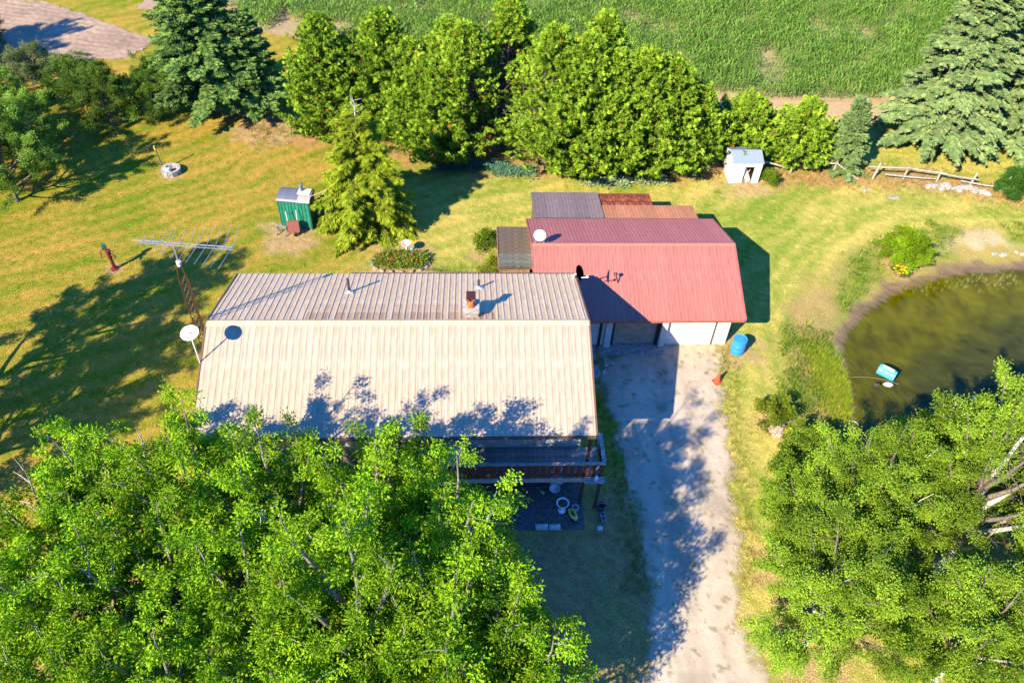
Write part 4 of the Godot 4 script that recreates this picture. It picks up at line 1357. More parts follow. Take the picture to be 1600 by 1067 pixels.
# ---------------------------------------------------------------- plants that nobody could count
func corn():
	R.seed = 700
	var b := MB.new()
	b.tube([Vector3.ZERO, Vector3(0, 1.25, 0)], [0.02, 0.012], 3, Color(0.9, 1.0, 0.7), false)
	for k in 9:
		var a := k * 2.7
		var y := 0.12 + k * 0.13
		var d := Vector3(cos(a), 0, sin(a))
		var s := Vector3.UP.cross(d) * 0.036
		var l := 0.52 - absf(k - 5) * 0.04
		var p0 := Vector3(0, y, 0)
		var p1 := p0 + d * l * 0.45 + Vector3(0, 0.24, 0)
		var p2 := p0 + d * l * 0.85 + Vector3(0, 0.17, 0)
		var p3 := p0 + d * l * 1.05 + Vector3(0, -0.10, 0)
		var k1 := R.randf_range(0.8, 1.15)
		var c := Color(k1, k1, k1)
		b.quad(p0 - s * 0.4, p0 + s * 0.4, p1 + s, p1 - s, c)
		b.quad(p1 - s, p1 + s, p2 + s * 0.8, p2 - s * 0.8, c)
		b.tri(p2 - s * 0.8, p2 + s * 0.8, p3, c)
	var xf := []
	var cs := []
	var z := -66.0
	while z < -29.5:
		var x := -22.0
		while x < 60.0:
			x += R.randf_range(0.17, 0.31)
			var zz := z + R.randf_range(-0.06, 0.06)
			if zz > corn_edge(x) - 0.2: continue
			var thin := noise_b.get_noise_2d(x * 1.6, zz * 1.6) + noise_c.get_noise_2d(x * 1.5, zz) * 0.4
			if thin > 0.48 and R.randf() < 0.6: continue
			if x < -5 and noise_a.get_noise_2d(x * 2, zz * 2) > 0.25: continue
			var s := R.randf_range(0.72, 1.12) * (1.0 - maxf(0, thin) * 0.6)
			xf.append(Transform3D(Basis(Vector3.UP, R.randf() * TAU) * Basis.from_scale(Vector3(s, s, s)), Vector3(x, height(x, zz) - 0.02, zz)))
			cs.append(leafcols(Color(0.085, 0.205, 0.022), Color(0.24, 0.39, 0.07)))
		z += 0.72
	tag(scatter("corn_field", b.done(), M.leaf, xf, cs), "field of young green corn in rows behind the trees", "crop", "", "stuff")

func tuft(n: int, h: float, w: float, lean: float, sd: int) -> ArrayMesh:
	R.seed = sd
	var b := MB.new()
	for k in n:
		var a := TAU * k / n + R.randf_range(-0.5, 0.5)
		var d := Vector3(cos(a), 0, sin(a))
		var s := Vector3.UP.cross(d) * w * 0.5
		var p := d * R.randf() * h * 0.25
		var q := p + d * h * lean * R.randf_range(0.4, 1.0) + Vector3(0, h * R.randf_range(0.7, 1.1), 0)
		var c := R.randf_range(0.8, 1.15)
		b.tri(p - s, p + s, q, Color(c, c, c))
	return b.done()

func blocked(x: float, z: float) -> bool:
	if x > -7.9 and x < 7.9 and z > -4.6 and z < 3.4: return true
	if x > 6.1 and x < 16.6 and z > -15.5 and z < -4.9: return true
	if x > 4.6 and x < 6.4 and z > -12.0 and z < -8.6: return true
	if x > 0.0 and x < 8.2 and z > 3.0 and z < 6.1: return true
	return drive_in(x, z) > 0.35

func grasses():
	var lawn := tuft(5, 0.075, 0.022, 1.1, 710)
	var tall := tuft(9, 0.42, 0.03, 0.8, 711)
	var weed := leaf_cluster(9, 0.22, 0.20, 0.06, 712, -0.3)
	R.seed = 713
	var xf := []
	var cs := []
	for i in 210000:
		var x := R.randf_range(-30, 42)
		var z := R.randf_range(-32, 16)
		if x < -30 + (z + 0) * -0.0 or z < corn_edge(x) + 2.0 or blocked(x, z): continue
		if x > 20 and pond_dist(x, z) < 1.0: continue
		var c := ground_col(x, z)
		if c.g < c.r * 0.62: continue
		var k := R.randf_range(0.8, 1.25)
		c = Color(c.r * k, c.g * k * 1.05, c.b * k)
		var s := R.randf_range(0.7, 1.3)
		xf.append(Transform3D(Basis(Vector3.UP, R.randf() * TAU) * Basis.from_scale(Vector3(s, s * R.randf_range(0.5, 1.0), s)), Vector3(x, height(x, z) - 0.005, z)))
		cs.append(c)
	tag(scatter("lawn_grass", lawn, M.needle, xf, cs), "short mown grass blades all over the lawn", "grass", "", "stuff")
	xf = []
	cs = []
	var xw := []
	var cw := []
	for i in 5200:   # long dry grass along the fence and the trees
		var x := R.randf_range(-12, 42)
		var z := hedge_line(x) + R.randfn(0.2, 1.0)
		if x < 16 and x > -9 and z > hedge_line(x) + 0.4: continue
		if x > 19.5 and x < 22.2 and z > -20.5: continue
		var s := R.randf_range(0.3, 0.7)
		xf.append(Transform3D(Basis(Vector3.UP, R.randf() * TAU) * Basis.from_scale(Vector3(s, s, s)), Vector3(x, height(x, z) - 0.02, z)))
		cs.append(leafcols(Color(0.36, 0.19, 0.07), Color(0.60, 0.42, 0.18)) if R.randf() < 0.7 else leafcols(Color(0.1, 0.16, 0.02), Color(0.2, 0.24, 0.04)))
	for i in 17000:   # pond bank
		var x := R.randf_range(16.5, 44)
		var z := R.randf_range(-16, 5.5)
		var d := pond_dist(x, z)
		if d < 0.75 or d > 3.6 + noise_b.get_noise_2d(x * 3, z * 3) * 1.3: continue
		var patch := noise_b.get_noise_2d(x * 1.7 + 30, z * 1.7)
		if z < -6.5 and (patch > -0.05 or R.randf() < 0.5): continue
		var s := R.randf_range(0.45, 1.1)
		var at := Transform3D(Basis(Vector3.UP, R.randf() * TAU) * Basis.from_scale(Vector3(s, s, s)), Vector3(x, height(x, z) - 0.02, z))
		if R.randf() < 0.45:
			xf.append(at)
			cs.append(leafcols(Color(0.11, 0.18, 0.015), Color(0.30, 0.32, 0.05)) if patch < 0.1 else leafcols(Color(0.25, 0.17, 0.06), Color(0.45, 0.33, 0.14)))
		else:
			at.origin.y += 0.12
			xw.append(at)
			cw.append(leafcols(Color(0.08, 0.16, 0.015), Color(0.20, 0.28, 0.03)))
	for i in 1300:   # the dense light rushes at the waterline
		var x := 21.9 + R.randfn(0, 0.55)
		var z := -2.7 + R.randfn(0, 1.2)
		if pond_dist(x, z) < 0.15: continue
		var s := R.randf_range(0.6, 1.1)
		xf.append(Transform3D(Basis(Vector3.UP, R.randf() * TAU) * Basis.from_scale(Vector3(s, s, s)), Vector3(x, height(x, z), z)))
		cs.append(leafcols(Color(0.12, 0.20, 0.015), Color(0.32, 0.36, 0.03)))
	for i in 170:   # reeds standing in the shallow far side
		var x := R.randf_range(28.5, 36)
		var z := -10.2 + (x - 28.5) * -0.12 + R.randfn(0, 0.35)
		xf.append(Transform3D(Basis(Vector3.UP, R.randf() * TAU) * Basis.from_scale(Vector3(0.35, 0.6, 0.35)), Vector3(x, -0.68, z)))
		cs.append(leafcols(Color(0.16, 0.19, 0.03), Color(0.34, 0.34, 0.10)))
	for i in 420:   # weeds coming up in the gravel before the garage
		var x := R.randf_range(9.4, 16.0)
		var z := R.randf_range(-5.0, -1.0) if R.randf() < 0.7 else R.randf_range(-1.0, 12.0)
		if noise_c.get_noise_2d(x * 1.9, z * 1.9) < 0.12: continue
		var s := R.randf_range(0.15, 0.4)
		xf.append(Transform3D(Basis(Vector3.UP, R.randf() * TAU) * Basis.from_scale(Vector3(s * 1.4, s, s * 1.4)), Vector3(x, height(x, z), z)))
		cs.append(leafcols(Color(0.10, 0.17, 0.02), Color(0.26, 0.27, 0.06)))
	for i in 1500:   # rank grass round the patio, the house foot and the drive edge
		var z := R.randf_range(-5, 9)
		var e := drive_edges(z)
		var x := e.x + R.randfn(-0.2, 0.35) if R.randf() < 0.5 else e.y + R.randfn(0.25, 0.35)
		if blocked(x, z): continue
		var s := R.randf_range(0.25, 0.55)
		xf.append(Transform3D(Basis(Vector3.UP, R.randf() * TAU) * Basis.from_scale(Vector3(s, s, s)), Vector3(x, height(x, z) - 0.01, z)))
		cs.append(leafcols(Color(0.13, 0.17, 0.02), Color(0.33, 0.28, 0.07)))
	tag(scatter("tall_grass", tall, M.needle, xf, cs), "long dry grass along the fence and pond bank", "grass", "", "stuff")
	tag(scatter("bank_weeds", weed, M.leaf, xw, cw), "leafy green weeds covering the pond bank", "weeds", "", "stuff")
	# blue-green ground plants along the feet of the cedars
	R.seed = 720
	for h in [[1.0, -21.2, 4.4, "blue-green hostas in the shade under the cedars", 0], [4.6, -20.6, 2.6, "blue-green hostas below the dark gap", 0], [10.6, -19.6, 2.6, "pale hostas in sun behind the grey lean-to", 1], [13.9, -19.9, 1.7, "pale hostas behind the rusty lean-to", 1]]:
		xf = []
		cs = []
		for k in int(h[2] * 60):
			var x: float = R.randf_range(-0.5, 0.5) * h[2] * 1.1
			var s := R.randf_range(0.8, 1.4)
			var p := Vector3(x, 0.12, R.randfn(0, 0.24) - x * 0.02)
			xf.append(Transform3D(Basis(Vector3.UP, R.randf() * TAU) * Basis.from_scale(Vector3(s, s, s)), p))
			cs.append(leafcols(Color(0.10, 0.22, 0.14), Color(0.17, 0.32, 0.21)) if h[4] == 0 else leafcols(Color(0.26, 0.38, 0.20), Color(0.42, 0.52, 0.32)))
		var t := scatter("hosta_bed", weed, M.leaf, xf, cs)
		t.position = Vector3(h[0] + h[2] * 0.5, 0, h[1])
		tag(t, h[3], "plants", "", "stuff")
	# potato and bean rows in the garden
	xf = []
	cs = []
	for k in 700:
		var x := R.randf_range(-36, -26)
		var row := R.randi_range(0, 4)
		var z := -33.4 - row * 0.62 * 1.0 + x * 0.19 + 5.6
		if noise_a.get_noise_2d(x * 3, row * 7.0) < 0.0: continue
		var s := R.randf_range(0.6, 1.3)
		xf.append(Transform3D(Basis(Vector3.UP, R.randf() * TAU) * Basis.from_scale(Vector3(s, s, s)), Vector3(x, 0.18, z)))
		cs.append(leafcols(Color(0.10, 0.18, 0.05), Color(0.25, 0.32, 0.12)))
	tag(scatter("garden_plants", weed, M.leaf, xf, cs), "rows of low green plants on the garden soil", "plants", "", "stuff")

# ---------------------------------------------------------------- things
func antenna():
	# lattice tower bolted to the left gable
	var H := 10.3
	var t := thing("antenna_tower", "rusty lattice antenna tower beside the left gable of the house", "tower", Vector3(-8.34, 0, 0.05))
	var rust := Color(0.16, 0.085, 0.05)
	var corner := []
	for k in 3:
		var a := TAU * k / 3 + 0.5
		corner.append(Vector3(cos(a) * 0.21, 0, sin(a) * 0.21))
	for k in 3:
		var b := MB.new()
		b.tube([corner[k], corner[k] + Vector3(0, H - 0.9, 0), corner[k] * 0.35 + Vector3(0, H - 0.1, 0)], [0.022, 0.022, 0.022], 6, rust)
		put("leg", b.done(), M.metal, t)
	var br := MB.new()
	var y := 0.0
	while y < H - 1.2:
		for k in 3:
			var p: Vector3 = corner[k] + Vector3(0, y, 0)
			var q: Vector3 = corner[(k + 1) % 3] + Vector3(0, y + 0.36, 0)
			br.beam(p, q, 0.018, 0.018, rust)
			br.beam(corner[k] + Vector3(0, y + 0.36, 0), corner[(k + 1) % 3] + Vector3(0, y + 0.36, 0), 0.016, 0.016, rust)
		y += 0.36
	put("lattice", br.done(), M.metal, t)
	br = MB.new()
	br.beam(Vector3(0, 6.2, 0), Vector3(0.5, 6.2, 0), 0.05, 0.05, rust)
	put("wall_bracket", br.done(), M.metal, t)
	# rooftop television antenna on its mast
	var a := thing("television_antenna", "long-boom television antenna on top of the lattice tower", "antenna", Vector3(-8.34, H - 0.3, 0.05))
	var m := MB.new()
	m.tube([Vector3.ZERO, Vector3(0, 1.0, 0)], [0.028, 0.028], 7, Color(0.55, 0.53, 0.50))
	put("mast", m.done(), M.metal, a)
	m = MB.new()
	m.lathe([Vector2(0.09, 0.0), Vector2(0.10, 0.22), Vector2(0, 0.24)], 8, Transform3D(Basis(), Vector3(0, 0.05, 0)), Color(0.6, 0.58, 0.55))
	put("rotator", m.done(), M.plain, a)
	var d := Vector3(3.85, 0, 0.42).normalized()
	var s := Vector3(-d.z, 0, d.x)
	var al := Color(0.55, 0.55, 0.55)
	var c := Vector3(0.30, 0.92, -0.28)
	m = MB.new()
	m.beam(c - d * 1.98, c + d * 1.92, 0.034, 0.034, al)
	m.beam(c - d * 1.5 + Vector3(0, -0.13, 0), c + d * 1.9 + Vector3(0, -0.13, 0), 0.024, 0.024, al)
	m.beam(c - d * 1.98, c - d * 1.5 + Vector3(0, -0.13, 0), 0.03, 0.03, al)
	put("boom", m.done(), M.metal, a)
	var at := [-1.55, -1.25, -0.85, -0.62, -0.48, -0.1, 0.25, 0.58, 0.92, 1.25, 1.58, 1.9]
	var hl := [0.35, 0.42, 0.62, 0.72, 0.75, 0.85, 0.98, 1.08, 1.16, 1.22, 1.28, 1.32]
	for k in at.size():
		m = MB.new()
		var p: Vector3 = c + d * at[k] + Vector3(0, 0.03, 0)
		var sw: Vector3 = d * (-0.10 * hl[k])
		m.tube([p - s * hl[k] + sw, p, p + s * hl[k] + sw], [0.008, 0.009, 0.008], 5, al)
		put("element", m.done(), M.metal, a)
	for w in [-1.0, 1.0]:   # the corner reflector arms
		m = MB.new()
		m.beam(c - d * 0.75, c - d * 1.15 + s * w * 0.55 + Vector3(0, 0.35 * w, 0), 0.035, 0.025, al)
		put("reflector_arm", m.done(), M.metal, a)

func dish_mesh(r: float, depth: float, t: Transform3D, col: Color) -> ArrayMesh:
	var b := MB.new()
	b.lathe([Vector2(0.0, -0.015), Vector2(r * 0.5, depth * 0.25 - 0.015), Vector2(r, depth - 0.012), Vector2(r, depth), Vector2(r * 0.75, depth * 0.56), Vector2(r * 0.5, depth * 0.25), Vector2(r * 0.25, depth * 0.06), Vector2(0, 0)], 24, t, col)
	return b.done()

func dishes():
	# flat white dish on a tall pole at the left edge of the house roof
	var t := thing("satellite_dish", "round white dish on a thin pole at the house's left eave", "satellite dish", Vector3(-8.06, 6.20, 1.74))
	var b := MB.new()
	b.tube([Vector3(0, -0.4, 0), Vector3(0, 1.78, 0)], [0.028, 0.028], 7, Color(0.62, 0.62, 0.64))
	put("pole", b.done(), M.plain, t)
	var tilt := Transform3D(Basis(Vector3(1, 0, 0.2).normalized(), 0.22), Vector3(0, 1.80, 0))
	put("dish", dish_mesh(0.36, 0.05, tilt, Color(0.84, 0.84, 0.83)), M.plain, t)
	b = MB.new()
	b.lathe([Vector2(0.05, 0), Vector2(0.045, 0.07), Vector2(0, 0.08)], 8, tilt, Color(0.3, 0.32, 0.36))
	put("hub", b.done(), M.plain, t)
	# white dish on the garage roof
	t = thing("satellite_dish", "white dish on a low arm at the garage ridge's left end", "satellite dish", Vector3(6.55, 4.42, -8.35))
	tilt = Transform3D(Basis(Vector3(1, 0, 0).normalized(), 0.55), Vector3(-0.02, 0.50, 0.18))
	put("dish", dish_mesh(0.31, 0.05, tilt, Color(0.84, 0.84, 0.83)), M.plain, t)
	b = MB.new()
	b.tube([Vector3(0.25, -0.05, 0.2), Vector3(0.12, 0.3, 0.1), Vector3(-0.02, 0.48, 0.16)], [0.025, 0.025, 0.025], 6, Color(0.25, 0.23, 0.24))
	put("arm", b.done(), M.plain, t)
	b = MB.new()
	b.tube([Vector3(-0.3, 0.0, 0.25), Vector3(-0.02, 0.48, 0.16)], [0.018, 0.018], 6, Color(0.25, 0.23, 0.24))
	b.tube([Vector3(0.45, 0.02, 0.1), Vector3(0.12, 0.3, 0.1)], [0.018, 0.018], 6, Color(0.25, 0.23, 0.24))
	put("brace", b.done(), M.plain, t)
	# blue-grey dish at the back right corner of the house roof, facing right
	t = thing("satellite_dish", "blue-grey dish at the back right corner of the house roof", "satellite dish", Vector3(7.86, 5.28, -4.45))
	var ax := Vector3(0.80, 0.50, 0.33).normalized()
	tilt = Transform3D(Basis(Vector3.UP.cross(ax).normalized().cross(ax) * -1.0, ax, Vector3.UP.cross(ax).normalized() * -1.0).orthonormalized(), Vector3(0.24, 0.42, 0))
	put("dish", dish_mesh(0.37, 0.08, tilt, Color(0.36, 0.45, 0.58)), M.plain, t)
	b = MB.new()
	b.tube([Vector3(0.0, -0.1, 0), Vector3(0.0, 0.28, 0), Vector3(0.22, 0.40, 0)], [0.03, 0.03, 0.03], 7, Color(0.8, 0.8, 0.8))
	b.tube([Vector3(0.05, 0.02, 0.25), Vector3(0.02, 0.25, 0)], [0.02, 0.02], 6, Color(0.8, 0.8, 0.8))
	put("mount", b.done(), M.plain, t)
	b = MB.new()
	b.beam(Vector3(0.22, 0.18, 0.1), Vector3(0.62, 0.28, 0.15), 0.03, 0.03, Color(0.7, 0.7, 0.7))
	b.box(Transform3D(Basis(), Vector3(0.65, 0.31, 0.15)), Vector3(0.1, 0.08, 0.08), Color(0.8, 0.8, 0.8))
	put("feed_arm", b.done(), M.plain, t)
	# bare bent mast with a bracket on the front slope of the garage roof
	t = thing("roof_bracket", "dark bent mast left without a dish on the red garage roof", "bracket", Vector3(10.45, 3.50, -6.05))
	b = MB.new()
	b.tube([Vector3(0, -0.05, 0), Vector3(-0.03, 0.30, 0), Vector3(-0.12, 0.48, -0.02), Vector3(-0.16, 0.66, -0.02)], [0.03, 0.03, 0.03, 0.03], 7, Color(0.05, 0.03, 0.03))
	put("mast", b.done(), M.plain, t)
	b = MB.new()
	b.box(Transform3D(Basis(Vector3.RIGHT, 0.36), Vector3(0, 0.02, 0)), Vector3(0.2, 0.03, 0.24), Color(0.05, 0.03, 0.03))
	b.lathe([Vector2(0.09, 0), Vector2(0.11, 0.07), Vector2(0.05, 0.12), Vector2(0, 0.12)], 8, Transform3D(Basis(Vector3.BACK, 0.3), Vector3(-0.16, 0.64, -0.02)), Color(0.05, 0.03, 0.03))
	put("bracket", b.done(), M.plain, t)

func drum(b: MB, t: Transform3D, r: float, h: float, col: Color, open: bool):
	var p := [Vector2(0, 0), Vector2(r * 0.95, 0), Vector2(r, 0.03), Vector2(r, h * 0.30), Vector2(r * 1.05, h * 0.33), Vector2(r, h * 0.36), Vector2(r, h * 0.64), Vector2(r * 1.05, h * 0.67), Vector2(r, h * 0.70), Vector2(r, h - 0.03), Vector2(r * 0.97, h)]
	if open: p += [Vector2(r * 0.90, h), Vector2(r * 0.90, 0.06), Vector2(0, 0.06)]
	else: p += [Vector2(r * 0.93, h - 0.025), Vector2(0, h - 0.02)]
	b.lathe(p, 22, t, col)

func yard_things():
	# blue barrel by the garage
	var t := thing("barrel", "blue plastic barrel standing beside the garage's right corner", "barrel", Vector3(17.1, height(17.1, -4.55), -4.6))
	var b := MB.new()
	drum(b, Transform3D(), 0.36, 1.0, Color(0.025, 0.22, 0.56), false)
	put("drum", b.done(), M.plain, t)
	b = MB.new()
	b.lathe([Vector2(0, 0), Vector2(0.06, 0), Vector2(0.06, 0.035), Vector2(0, 0.035)], 10, Transform3D(Basis(), Vector3(0.17, 0.98, 0.1)), Color(0.02, 0.12, 0.34))
	put("bung", b.done(), M.plain, t)
	# cone
	t = thing("traffic_cone", "faded red traffic cone at the right edge of the driveway", "traffic cone", Vector3(15.6, height(15.6, -2.5) + 0.01, -2.5), 0.4)
	b = MB.new()
	b.bx(Vector3(-0.21, 0, -0.21), Vector3(0.21, 0.04, 0.21), Color(0.40, 0.06, 0.03))
	put("base", b.done(), M.plain, t)
	b = MB.new()
	b.lathe([Vector2(0.165, 0.04), Vector2(0.155, 0.06), Vector2(0.045, 0.72), Vector2(0.03, 0.72), Vector2(0.12, 0.06)], 16, Transform3D(), Color(0.52, 0.075, 0.03))
	put("cone", b.done(), M.plain, t)
	# green hut with pale roof and a stove pipe
	t = thing("green_hut", "small green metal hut with grey curved roof and stove pipe", "hut", Vector3(-7.25, 0, -15.4), -0.13)
	var green := Color(0.012, 0.19, 0.125)
	b = MB.new()
	b.bx(Vector3(-0.9, 0, -0.6), Vector3(0.9, 1.95, 0.6), green)
	put("wall", b.done(), M.paint, t)
	for k in 9:
		b = MB.new()
		b.bx(Vector3(-0.9 + k * 0.2 + 0.02, 0.05, 0.602), Vector3(-0.9 + k * 0.2 + 0.16, 1.95, 0.628), green * (0.9 + 0.1 * (k % 3)))
		put("wall_sheet", b.done(), M.paint, t)
	b = MB.new()
	b.bx(Vector3(-0.94, 0, 0.60), Vector3(-0.88, 1.953, 0.64), Color(0.02, 0.08, 0.06))
	b.bx(Vector3(0.88, 0, 0.60), Vector3(0.94, 1.953, 0.64), Color(0.02, 0.08, 0.06))
	put("corner_trim", b.done(), M.paint, t)
	var rf := MB.new()
	rf.bx(Vector3(-0.98, 1.955, -0.66), Vector3(0.98, 1.978, 0.67), Color(0.05, 0.06, 0.07))
	var roof := put("roof", rf.done(), M.paint, t)
	for k in 6:   # sheets bent over the hoop
		b = MB.new()
		var a0 := PI * (k / 6.0)
		var a1 := PI * ((k + 1) / 6.0)
		var q0 := Vector3(0, 1.98 + sin(a0) * 0.20, cos(a0) * 0.66)
		var q1 := Vector3(0, 1.98 + sin(a1) * 0.20, cos(a1) * 0.66)
		for x in 8:
			var xa := -0.98 + x * 0.245
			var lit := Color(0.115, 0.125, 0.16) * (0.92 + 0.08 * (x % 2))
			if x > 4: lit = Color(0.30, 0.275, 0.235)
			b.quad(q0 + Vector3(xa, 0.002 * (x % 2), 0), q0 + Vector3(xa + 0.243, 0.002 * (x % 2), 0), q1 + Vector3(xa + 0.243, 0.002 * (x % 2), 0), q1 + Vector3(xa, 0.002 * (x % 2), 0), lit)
		put("roof_sheet", b.done(), M.metal if k == 9 else M.plain, roof)
	b = MB.new()
	for x in [-0.98, 0.98]:
		for k in 6:
			var a0 := PI * (k / 6.0)
			var a1 := PI * ((k + 1) / 6.0)
			b.tri(Vector3(x, 1.98, 0), Vector3(x, 1.98 + sin(a0) * 0.197, cos(a0) * 0.655), Vector3(x, 1.98 + sin(a1) * 0.197, cos(a1) * 0.655), green)
	put("gable", b.done(), M.paint, roof)
	b = MB.new()
	b.tube([Vector3(0.35, 2.05, -0.2), Vector3(0.35, 2.62, -0.2)], [0.09, 0.09], 10, Color(0.10, 0.12, 0.15))
	b.lathe([Vector2(0.16, 0.0), Vector2(0, 0.09)], 10, Transform3D(Basis(), Vector3(0.35, 2.66, -0.2)), Color(0.10, 0.12, 0.15))
	put("stove_pipe", b.done(), M.plain, t)
	b = MB.new()
	b.box(Transform3D(Basis(), Vector3(0.52, 2.22, -0.12)), Vector3(0.75, 0.03, 0.6), Color(0.45, 0.46, 0.48))
	put("roof_plate", b.done(), M.plain, roof)
	# bicycle-like cart leaning in front: a red wheelbarrow
	t = thing("wheelbarrow", "red wheelbarrow propped against the front of the green hut", "wheelbarrow", Vector3(-7.45, 0, -14.35), 0.2)
	b = MB.new()
	b.hexa([Vector3(-0.22, 0.35, 0.10), Vector3(0.22, 0.35, 0.10), Vector3(0.26, 0.9, -0.1), Vector3(-0.26, 0.9, -0.1), Vector3(-0.32, 0.30, 0.36), Vector3(0.32, 0.30, 0.36), Vector3(0.34, 1.02, 0.14), Vector3(-0.34, 1.02, 0.14)], Color(0.22, 0.075, 0.055))
	put("tray", b.done(), M.plain, t)
	b = MB.new()
	for x in [-0.26, 0.26]:
		b.tube([Vector3(x * 0.3, 0.2, 0.25), Vector3(x, 0.7, 0.02), Vector3(x * 1.15, 1.5, -0.22)], [0.022, 0.022, 0.022], 6, Color(0.62, 0.60, 0.56))
	put("handle", b.done(), M.plain, t)
	b = MB.new()
	var wb := Basis(Vector3.BACK, PI / 2)
	b.lathe([Vector2(0.10, -0.05), Vector2(0.19, -0.05), Vector2(0.20, 0.0), Vector2(0.19, 0.05), Vector2(0.10, 0.05)], 14, Transform3D(wb, Vector3(0, 0.2, 0.25)), Color(0.03, 0.03, 0.03))
	put("wheel", b.done(), M.plain, t)
	t = thing("sawhorse", "grey wooden sawhorse at the green hut's left corner", "sawhorse", Vector3(-8.15, 0, -14.25), -0.25)
	b = MB.new()
	b.beam(Vector3(-0.35, 0.62, 0), Vector3(0.35, 0.62, 0), 0.08, 0.08, Color(0.30, 0.28, 0.26))
	put("beam", b.done(), M.wood, t)
	for x in [-0.28, 0.28]:
		for z in [-0.22, 0.22]:
			b = MB.new()
			b.beam(Vector3(x, 0.6, 0), Vector3(x, 0, z), 0.05, 0.05, Color(0.28, 0.26, 0.24))
			put("leg", b.done(), M.wood, t)
	# stone ring with a post and a white kettle-like cover
	t = thing("fire_ring", "round concrete fire ring on the lawn at upper left", "fire ring", Vector3(-16.05, height(-16, -20.4), -20.35))
	for k in 11:
		b = MB.new()
		var a0 := TAU * k / 11 + 0.03
		var a1 := TAU * (k + 1) / 11 - 0.03
		var p := []
		for y in [-0.02, 0.36]:
			for q in [[0.60, a0], [0.60, a1], [0.42, a1], [0.42, a0]]:
				p.append(Vector3(cos(q[1]) * q[0], y, -sin(q[1]) * q[0]))
		b.hexa(p, Color(0.42, 0.40, 0.37) * R.randf_range(0.85, 1.1))
		put("block", b.done(), M.concrete, t)
	b = MB.new()
	b.lathe([Vector2(0, 0), Vector2(0.42, 0.02), Vector2(0.41, 0.05), Vector2(0, 0.08)], 14, Transform3D(), Color(0.10, 0.09, 0.08))
	put("ash", b.done(), M.concrete, t)
	t = thing("iron_kettle", "pale enamel kettle sitting in the fire ring", "kettle", Vector3(-16.25, height(-16, -20.4) + 0.05, -20.25))
	b = MB.new()
	b.lathe([Vector2(0, 0), Vector2(0.2, 0.04), Vector2(0.24, 0.2), Vector2(0.18, 0.36), Vector2(0, 0.42)], 12, Transform3D(), Color(0.62, 0.66, 0.70))
	put("pot", b.done(), M.plain, t)
	b = MB.new()
	b.lathe([Vector2(0.05, 0.40), Vector2(0.05, 0.46), Vector2(0, 0.47)], 8, Transform3D(), Color(0.05, 0.05, 0.05))
	put("knob", b.done(), M.plain, t)
	t = thing("wooden_post", "leaning wooden post with yellow tip behind the fire ring", "post", Vector3(-16.65, height(-16.6, -20.6), -20.7))
	b = MB.new()
	b.tube([Vector3(0, -0.1, 0), Vector3(-0.14, 1.45, 0)], [0.05, 0.045], 7, Color(0.28, 0.20, 0.11))
	put("shaft", b.done(), M.wood, t)
	b = MB.new()
	b.tube([Vector3(-0.14, 1.45, 0), Vector3(-0.16, 1.75, 0)], [0.05, 0.05], 7, Color(0.55, 0.45, 0.10))
	put("painted_tip", b.done(), M.plain, t)
	# red hand pump
	t = thing("hand_pump", "old red hand water pump with green top on left lawn", "pump", Vector3(-17.0, height(-17, -11.1), -11.1))
	var red := Color(0.13, 0.012, 0.016)
	b = MB.new()
	b.lathe([Vector2(0.22, 0), Vector2(0.22, 0.06), Vector2(0.10, 0.09), Vector2(0.085, 0.8), Vector2(0.12, 0.84), Vector2(0.13, 1.25), Vector2(0.16, 1.28), Vector2(0.15, 1.36), Vector2(0.0, 1.42)], 12, Transform3D(), red)
	put("body", b.done(), M.plain, t)
	b = MB.new()
	b.tube([Vector3(0.1, 1.05, 0), Vector3(0.26, 1.05, 0.05), Vector3(0.34, 0.9, 0.08)], [0.06, 0.055, 0.05], 8, red)
	put("spout", b.done(), M.plain, t)
	b = MB.new()
	b.tube([Vector3(0, 1.42, 0), Vector3(-0.12, 1.62, 0.02), Vector3(-0.34, 1.35, 0.10), Vector3(-0.40, 0.9, 0.14)], [0.035, 0.035, 0.03, 0.03], 7, red)
	put("handle", b.done(), M.plain, t)
	b = MB.new()
	b.box(Transform3D(Basis(Vector3.UP, 0.4), Vector3(-0.14, 1.58, -0.06)), Vector3(0.22, 0.30, 0.20), Color(0.02, 0.09, 0.07))
	put("cover", b.done(), M.plain, t)
	# white metal shed, its front torn open
	t = thing("white_shed", "small white metal garden shed with missing door", "shed", Vector3(20.95, height(21, -20.5), -20.55), 0.02)
	var w := Color(0.56, 0.57, 0.58)
	var hw := 0.98
	var hz := 0.85
	var eh := 1.55
	b = MB.new()
	b.bx(Vector3(-hw, 0, -hz), Vector3(-hw + 0.03, eh, hz), w)
	b.bx(Vector3(hw - 0.03, 0, -hz), Vector3(hw, eh, hz), w)
	b.bx(Vector3(-hw + 0.03, 0, -hz), Vector3(hw - 0.03, eh, -hz + 0.03), w)
	b.bx(Vector3(-hw + 0.03, 0, hz - 0.03), Vector3(-0.12, eh, hz), w)
	b.bx(Vector3(0.5, 0, hz - 0.03), Vector3(hw - 0.03, eh, hz), w)
	b.bx(Vector3(-0.12, 1.25, hz - 0.03), Vector3(0.5, eh, hz), w)
	put("wall", b.done(), M.plain, t)
	for k in 8:
		b = MB.new()
		var x := -hw + 0.04 + k * 0.24
		if k in [3, 4, 5]: continue
		b.bx(Vector3(x, 0.03, hz + 0.001), Vector3(x + 0.14, eh - 0.02, hz + 0.018), Color(0.60, 0.61, 0.62))
		put("wall_rib", b.done(), M.plain, t)
	rf = MB.new()
	rf.bx(Vector3(-hw - 0.06, eh, -hz - 0.06), Vector3(hw + 0.06, eh + 0.04, hz + 0.06), Color(0.4, 0.45, 0.52))
	roof = put("roof", rf.done(), M.plain, t)
